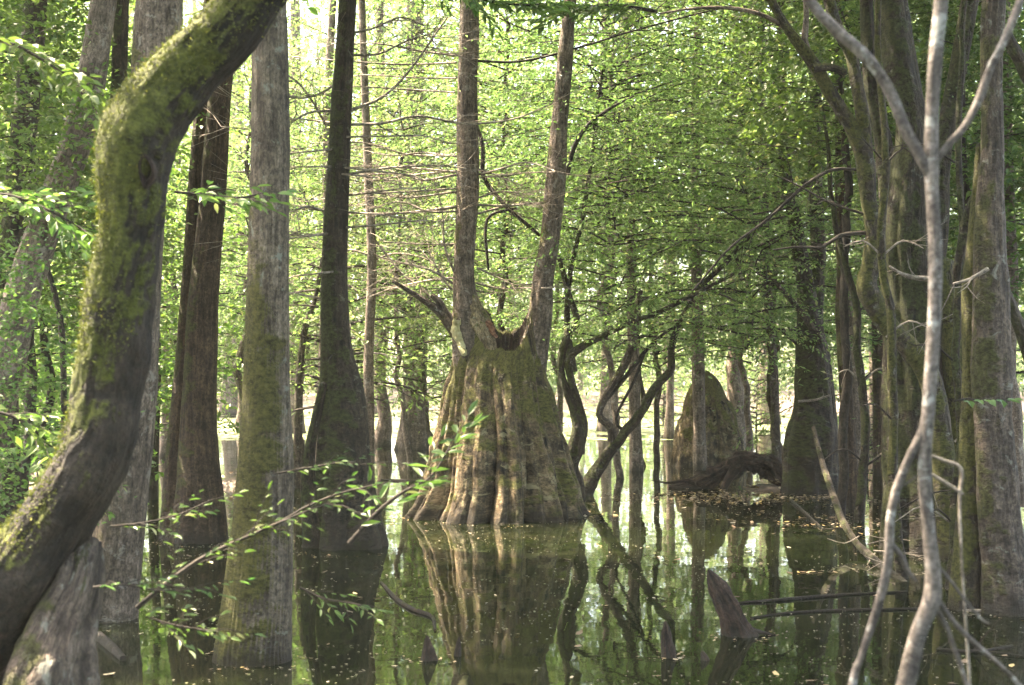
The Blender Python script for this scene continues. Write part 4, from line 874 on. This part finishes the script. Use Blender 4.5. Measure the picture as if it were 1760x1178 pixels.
# ---- far woods in rows
LM = [(0, 'the left margin'), (110, 'the mottled leaning tree'), (240, 'the mossy leaning trunk'), (345, 'the reddish brown pair'), (460, 'the straight grey trunk'),
      (585, 'the dark flared trunk'), (680, 'the gap left of the hollow stump'), (800, 'the left stem of the hollow stump'), (945, 'the right stem of the hollow stump'),
      (1090, 'the crooked leaning tree'), (1215, 'the domed stump'), (1330, 'the thin brown trunk'), (1400, 'the forked trunk'), (1500, 'the mossy crooked tree'), (1590, 'the pale sapling'), (1700, 'the gnarled trunk'), (1790, 'the right margin')]
ROWS = [(28, 7.5, 1.6, 1.0, 'a middle row'), (36, 7.5, 1.3, 1.15, 'a farther row'), (47, 7., .8, 1.35, 'a distant row'), (60, 7.0, .4, 1.6, 'the last row')]
for ri, (d0, gap, zb, sc, rn) in enumerate(ROWS):
    half = .40 * d0 + 2.5; nx = int(2 * half / gap) + 1
    for i in range(nx):
        x = -half + (i + .5) * 2 * half / nx + rsG.uniform(-1, 1); d = d0 + rsG.uniform(-2.2, 2.2)
        px = 880 + x / d * F
        if ri <= 1 and (360 < px < 430 or 640 < px < 700): zb_ = zb + 1.2
        else: zb_ = zb + rsG.uniform(-.3, .8)
        nm = min(LM, key=lambda a: abs(a[0] - px))[1]
        side = 'off the edge of' if (px < -30 or px > 1790) else 'behind'
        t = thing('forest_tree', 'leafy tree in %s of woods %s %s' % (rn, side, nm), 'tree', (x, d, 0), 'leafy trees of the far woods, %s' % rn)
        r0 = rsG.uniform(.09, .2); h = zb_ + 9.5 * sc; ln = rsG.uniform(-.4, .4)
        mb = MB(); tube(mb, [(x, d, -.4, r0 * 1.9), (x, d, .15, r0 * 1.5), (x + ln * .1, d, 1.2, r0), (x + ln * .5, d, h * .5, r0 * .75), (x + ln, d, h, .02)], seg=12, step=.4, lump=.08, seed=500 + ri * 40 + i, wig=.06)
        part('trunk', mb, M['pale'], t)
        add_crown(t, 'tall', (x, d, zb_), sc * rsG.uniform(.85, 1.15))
# treeline closing the view, one mass
mb = MB(); rsF = np.random.RandomState(9); n = 150000
x = rsF.uniform(-60, 60, n); y = rsF.uniform(70, 96, n); z = rsF.rand(n) ** 1.25 * 30 - .2
k = fbm(x * .22, y * .22, z * .28, 61, 3) > -.25 + z * .006
x, y, z = x[k], y[k], z[k]; m_ = len(x)
dv = rsF.normal(0, 1, (m_, 3)); dv[:, 2] -= .3; nr = rsF.normal(0, .5, (m_, 3)); nr[:, 2] += .7; nr[:, 1] -= .3
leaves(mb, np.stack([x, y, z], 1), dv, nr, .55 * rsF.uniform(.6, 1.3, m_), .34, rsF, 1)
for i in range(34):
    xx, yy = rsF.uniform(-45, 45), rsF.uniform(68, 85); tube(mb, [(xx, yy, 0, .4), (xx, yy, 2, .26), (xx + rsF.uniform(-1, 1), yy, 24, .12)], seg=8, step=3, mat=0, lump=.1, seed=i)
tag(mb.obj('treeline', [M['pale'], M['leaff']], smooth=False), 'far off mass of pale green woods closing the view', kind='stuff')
# low bushes on banks and far shore
rsB = np.random.RandomState(12)
for i, (x, y, sc, lb) in enumerate([
    (40, 800, .7, 'low green bush on the left bank near the margin'), (110, 770, .8, 'low green bush at the top of the left bank'),
    (230, 760, .6, 'low bush showing right beside the mossy leaning trunk'), (300, 735, 1.0, 'low bush on the far shore behind the reddish brown pair'),
    (620, 722, 1.2, 'far shore bush behind the thin pale sunlit trunk'), (760, 720, 1.3, 'far shore bush behind the hollow stump'),
    (1060, 728, 1.2, 'far shore bush left of the pinkish grey trunk'), (1140, 735, 1.1, 'far shore bush left of the domed stump'),
    (1300, 745, 1.0, 'far shore bush right of the domed stump'), (1490, 800, .5, 'small green bush at the foot of the reddish slender trunks'),
    (1560, 760, .9, 'low bush behind the massive dark trunk'), (1680, 770, .9, 'low bush behind the gnarled trunk')]):
    d = base_d(y); b = P(x, y, d); t = thing('bush', lb, 'bush', (b[0], d, 0), 'low bushes')
    mb = MB(); tube(mb, [(b[0], d, -.35, .03), (b[0], d, .3, .02), (b[0] + .05, d, 1.3 * sc, .006)], seg=6, step=.3); part('stem', mb, M['dtwig'], t)
    add_crown(t, 'bush', (b[0], d, .05), sc)

# ---- cypress knees and broken stubs in the water
def knee(nm, lb, x, y, hpx, wpx, lean=0, mat='deadwood', seed=0, seg=24, group='cypress knees'):
    d = base_d(y); t = thing(nm, lb, 'stump', (*P(x, y, d)[:2], 0), group); mb = MB()
    Q = pxpath([(x, y + 14, wpx * 1.25), (x, y, wpx), (x + lean * .35, y - hpx * .35, wpx * .8), (x + lean * .7, y - hpx * .72, wpx * .55), (x + lean, y - hpx, wpx * .14)], d)
    tube(mb, Q, seg=seg, step=.02, lump=.25, lf=7, seed=seed, flute=(5, .1, .2, .08), rough=.25, rf=22); part('wood', mb, M[mat], t); return t, d
knee('cypress_knee', 'small blunt knee left of the hollow stump reflection', 737, 1135, 42, 26, -3, seed=1)
knee('cypress_knee', 'narrow knee rising just right of the small blunt one', 786, 1128, 34, 12, 3, seed=2)
knee('cypress_knee', 'tall dark knee in the water right of centre', 1150, 1130, 62, 26, -6, seed=3)
knee('cypress_knee', 'pale pointed knee right of the sapling stem', 1634, 1010, 66, 20, 2, 'grey', seed=5)
knee('cypress_knee', 'small dark snag lying left of the broken slanting stub', 1212, 1135, 16, 16, -6, seed=6)
t = thing('broken_stub', 'dark broken pointed stub slanting out of the green reflections', 'stump', (*P(1270, 1092, base_d(1092))[:2], 0))
d = base_d(1092); mb = MB(); tube(mb, pxpath([(1285, 1120, 66), (1272, 1090, 56), (1258, 1060, 40), (1245, 1030, 36), (1233, 1008, 30), (1224, 992, 18), (1218, 980, 5)], d), seg=36, step=.015, lump=.24, lf=8, seed=4, flute=(6, .0, 1, .22), rough=.25, rf=16); part('wood', mb, M['deadwood'], t)
mb = MB(); tube(mb, pxpath([(1290, 1085, 14), (1310, 1088, 7), (1335, 1092, 2)], d), seg=8, step=.02, lump=.2, seed=5); part('splinter', mb, M['deadwood'], t)
# sticks lying in the water
def stick(lb, rows, y, mat='deadwood', seed=0, tw=0, z=0.004):
    d = base_d(y); t = thing('floating_stick', lb, 'stick', (*P(rows[0][0], y, d)[:2], 0), 'sticks lying in the water'); mb = MB()
    Q = []
    for (x, yy, wd) in rows:
        dd = base_d(yy); p = P(x, yy, dd); Q.append((p[0], p[1], z + .3 * wd * .5 / F * dd, wd * .5 / F * dd))
    tube(mb, Q, seg=10, step=.04, lump=.15, seed=seed); 
    if tw: twiggy(mb, Q, np.random.RandomState(seed), tw, .3, .005, fl=.15)
    part('stick', mb, M[mat], t)
stick('dark straight stick floating right of the broken stub', [(1268, 1038, 3), (1330, 1034, 6), (1400, 1028, 6), (1480, 1022, 4), (1560, 1018, 3)], 1038, seed=1, tw=2)
stick('thin stick floating just below the dark straight one', [(1290, 1064, 3), (1360, 1055, 4), (1470, 1050, 5), (1590, 1048, 4)], 1064, 'deadwood', seed=2)
stick('dark curved stick in the water right of the dark flared foot', [(655, 1002, 4), (680, 1030, 7), (710, 1050, 8), (742, 1062, 6), (748, 1085, 4)], 1002, seed=3)
stick('short fallen stick in the water left of the straight grey foot', [(170, 1098, 18), (190, 1115, 18), (212, 1136, 12)], 1098, 'grey', seed=4)
stick('pale stick below the gnarled trunk', [(1655, 1052, 5), (1690, 1052, 6), (1720, 1050, 3)], 1052, 'twig', seed=5)
stick('branched stick floating on the leafy water near the fallen log', [(1360, 862, 5), (1385, 885, 6), (1415, 912, 4)], 862, 'grey', seed=6, tw=3)
stick('dark snag line in the open water left of the hollow stump', [(655, 826, 3), (700, 828, 5), (735, 829, 3)], 826, seed=7)
stick('twiggy stick lying by the gnarled foot', [(1610, 1118, 4), (1680, 1122, 6), (1740, 1112, 4)], 1118, 'deadwood', seed=8, tw=5)
stick('dark debris stick left of the straight grey trunk', [(370, 832, 5), (395, 830, 9), (412, 834, 5)], 832, seed=9, tw=3)

# ---- leafy sprigs in front
def sprig(lb, rows, d, sprays, seed, L=.085, Wd=.030, mat='leafn', down=.2):
    t = thing('leafy_branch', lb, 'branch', P(rows[0][0], rows[0][1], d), 'leafy branches reaching in front'); rs = np.random.RandomState(seed)
    mb = MB(); Q = pxpath(rows, d); p, r = tube(mb, Q, seg=8, step=.03, lump=.08, seed=seed)
    lf = MB(); F_ = np.linspace(.12, 1, sprays)
    for i, u in enumerate(F_):
        k = min(int(u * (len(p) - 1)), len(p) - 2); o = p[k]; tv = p[k + 1] - p[k]; tv /= np.linalg.norm(tv)
        s = 1 if i % 2 else -1
        dv = tv * rs.uniform(.5, 1.0) + np.array([rs.normal(0, .3), s * rs.uniform(.2, .9), rs.normal(.0, .28)]); dv /= np.linalg.norm(dv)
        ln = rs.uniform(.08, .24) * math.sqrt(d / 4.6); e = o + dv * ln
        tube(mb, [(*o, .002), (*((o + e) / 2 + [0, 0, .01]), .0015), (*e, .0008)], seg=4, step=.5)
        m = max(4, int(ln / .028)); fr = np.linspace(.15, 1, m)[:, None]
        q = o + dv * ln * fr; sg = np.where(np.arange(m) % 2, 1, -1)
        perp = np.cross(dv, [0, 0, 1.0]); perp /= np.linalg.norm(perp) + 1e-9
        dd = dv * .7 + perp * sg[:, None] * rs.uniform(.5, 1.1, (m, 1)) + rs.normal(0, .18, (m, 3)); dd[:, 2] -= down
        dd[-1] = dv
        nn = np.array([0, -.25, 1.0]) + rs.normal(0, .35, (m, 3)); sz = rs.uniform(.65, 1.15, m)
        leaves(lf, q, dd, nn, L * sz, Wd * sz, rs, 0, True)
    part('twig', mb, M['dtwig' if d > 4 else 'grey'], t); part('leaves', lf, M[mat], t, False)
sprig('leafy green branch sweeping up across the foot of the straight grey trunk', [(235, 1045, 9), (290, 1000, 8), (350, 958, 7), (420, 925, 6), (500, 890, 4), (575, 862, 3)], 4.6, 15, 1, .038, .011)
sprig('leafy twig rising in front of the dark flared foot', [(470, 905, 4), (520, 875, 4), (580, 850, 4), (640, 835, 3)], 4.8, 8, 2, .042, .013)
sprig('dark twig with long green leaves pointing at the hollow stump', [(600, 935, 9), (650, 880, 8), (690, 848, 6), (740, 820, 4), (772, 770, 3)], 5.2, 9, 3, .085, .022)
sprig('drooping leafy spray beside the flared dark trunk at mid height', [(470, 815, 3), (530, 805, 4), (590, 795, 3), (630, 800, 2)], 5.6, 7, 4, .042, .013)
sprig('low leafy spray over the water between the leaning and brown trunks', [(160, 1010, 5), (210, 1005, 4), (270, 1015, 3), (350, 1012, 2)], 4.3, 7, 5, .04, .012)
sprig('leafy spray above the water right of the mossy leaning trunk', [(190, 905, 4), (240, 900, 4), (290, 890, 3), (320, 880, 2)], 5.0, 7, 6, .045, .014)
sprig('lower leafy spray in front of the brown pair foot', [(250, 1060, 4), (300, 1075, 4), (360, 1085, 2)], 4.6, 9, 7, .045, .014)
sprig('leafy spray beside the dark flared foot, low over the water', [(515, 1010, 4), (560, 1030, 4), (620, 1040, 2)], 6.0, 9, 8, .05, .015)
sprig('broad leaves hanging in front of the brown pair at mid height', [(300, 330, 5), (350, 335, 5), (410, 340, 4), (440, 335, 3)], 6.0, 12, 9, .08, .03, 'leafb')
sprig('leaves hanging at the top left corner', [(-40, 60, 6), (30, 80, 6), (100, 120, 4), (160, 160, 3)], 6.0, 20, 10, .075, .036, 'leafb')
sprig('leaves hanging at the left margin beside the mottled tree', [(-40, 330, 6), (30, 340, 6), (100, 370, 4), (150, 400, 3)], 6.2, 22, 11, .075, .036, 'leafb')
sprig('leaves spreading low at the left margin over the bank', [(-40, 700, 6), (30, 720, 6), (80, 760, 4), (110, 800, 3)], 6.2, 20, 12, .07, .032, 'leafb')
sprig('small cluster of broad leaves in front of the gnarled tree', [(1640, 690, 3), (1665, 685, 3), (1680, 690, 2)], 7.0, 1, 13, .075, .035)
sprig('dark leafy branch hanging down at the top centre', [(700, -60, 8), (770, -20, 7), (860, 5, 5), (930, 10, 3)], 9.0, 26, 14, .10, .035, 'leafb')
sprig('leafy branch crossing the top of the photo right of centre', [(1130, 20, 7), (1060, 10, 6), (1000, 15, 5), (950, 30, 3)], 10.0, 30, 15, .10, .035, 'leafb')

# ---- damp air between the trees
mb = MB(); x0, x1, y0, y1, z0, z1 = -150, 150, -14, 250, -3, 42
V = [(x, y, z) for z in (z0, z1) for y in (y0, y1) for x in (x0, x1)]
mb.add(V, [[0, 2, 3, 1], [4, 5, 7, 6], [0, 1, 5, 4], [2, 6, 7, 3], [0, 4, 6, 2], [1, 3, 7, 5]])
hz, t = newmat('pale_haze'); pv = N(t, 'ShaderNodeVolumePrincipled'); pv.inputs['Color'].default_value = (.93, .96, .88, 1)
pv.inputs['Density'].default_value = .0006; pv.inputs['Anisotropy'].default_value = .0
o = N(t, 'ShaderNodeOutputMaterial'); t.links.new(pv.outputs[0], o.inputs[1])
tag(mb.obj('haze', hz, smooth=False), 'thin pale damp air between the trees', kind='stuff')

# ---- unseen woods beside and behind the viewer, added to cut sky light in front
mb = MB(); rsK = np.random.RandomState(19); n = 42000
x = rsK.uniform(-26, 26, n); y = rsK.uniform(-22, 16, n); z = rsK.rand(n) * 17
k = fbm(x * .35, y * .35, z * .35, 71, 3) > -.12
k &= ((y < -3) | (np.abs(x) > 10 + .42 * np.maximum(y, 0)) | ((z > 9.5) & (y < 6)))
x, y, z = x[k], y[k], z[k]; m_ = len(x)
dv = rsK.normal(0, 1, (m_, 3)); nr = rsK.normal(0, .5, (m_, 3)); nr[:, 2] += .7
leaves(mb, np.stack([x, y, z], 1), dv, nr, .42 * rsK.uniform(.6, 1.3, m_), .28, rsK, 1)
for i in range(14):
    xx, yy = rsK.uniform(-12, 12), rsK.uniform(-18, -3); tube(mb, [(xx, yy, -.4, .3), (xx, yy, 2, .16), (xx + rsK.uniform(-1, 1), yy, 16, .08)], seg=8, step=3, mat=0, lump=.1, seed=i)
tag(mb.obj('woods', [M['grey'], M['leafc']], smooth=False), 'unseen leafy woods beside and behind the viewer, added to cut sky light', kind='stuff')
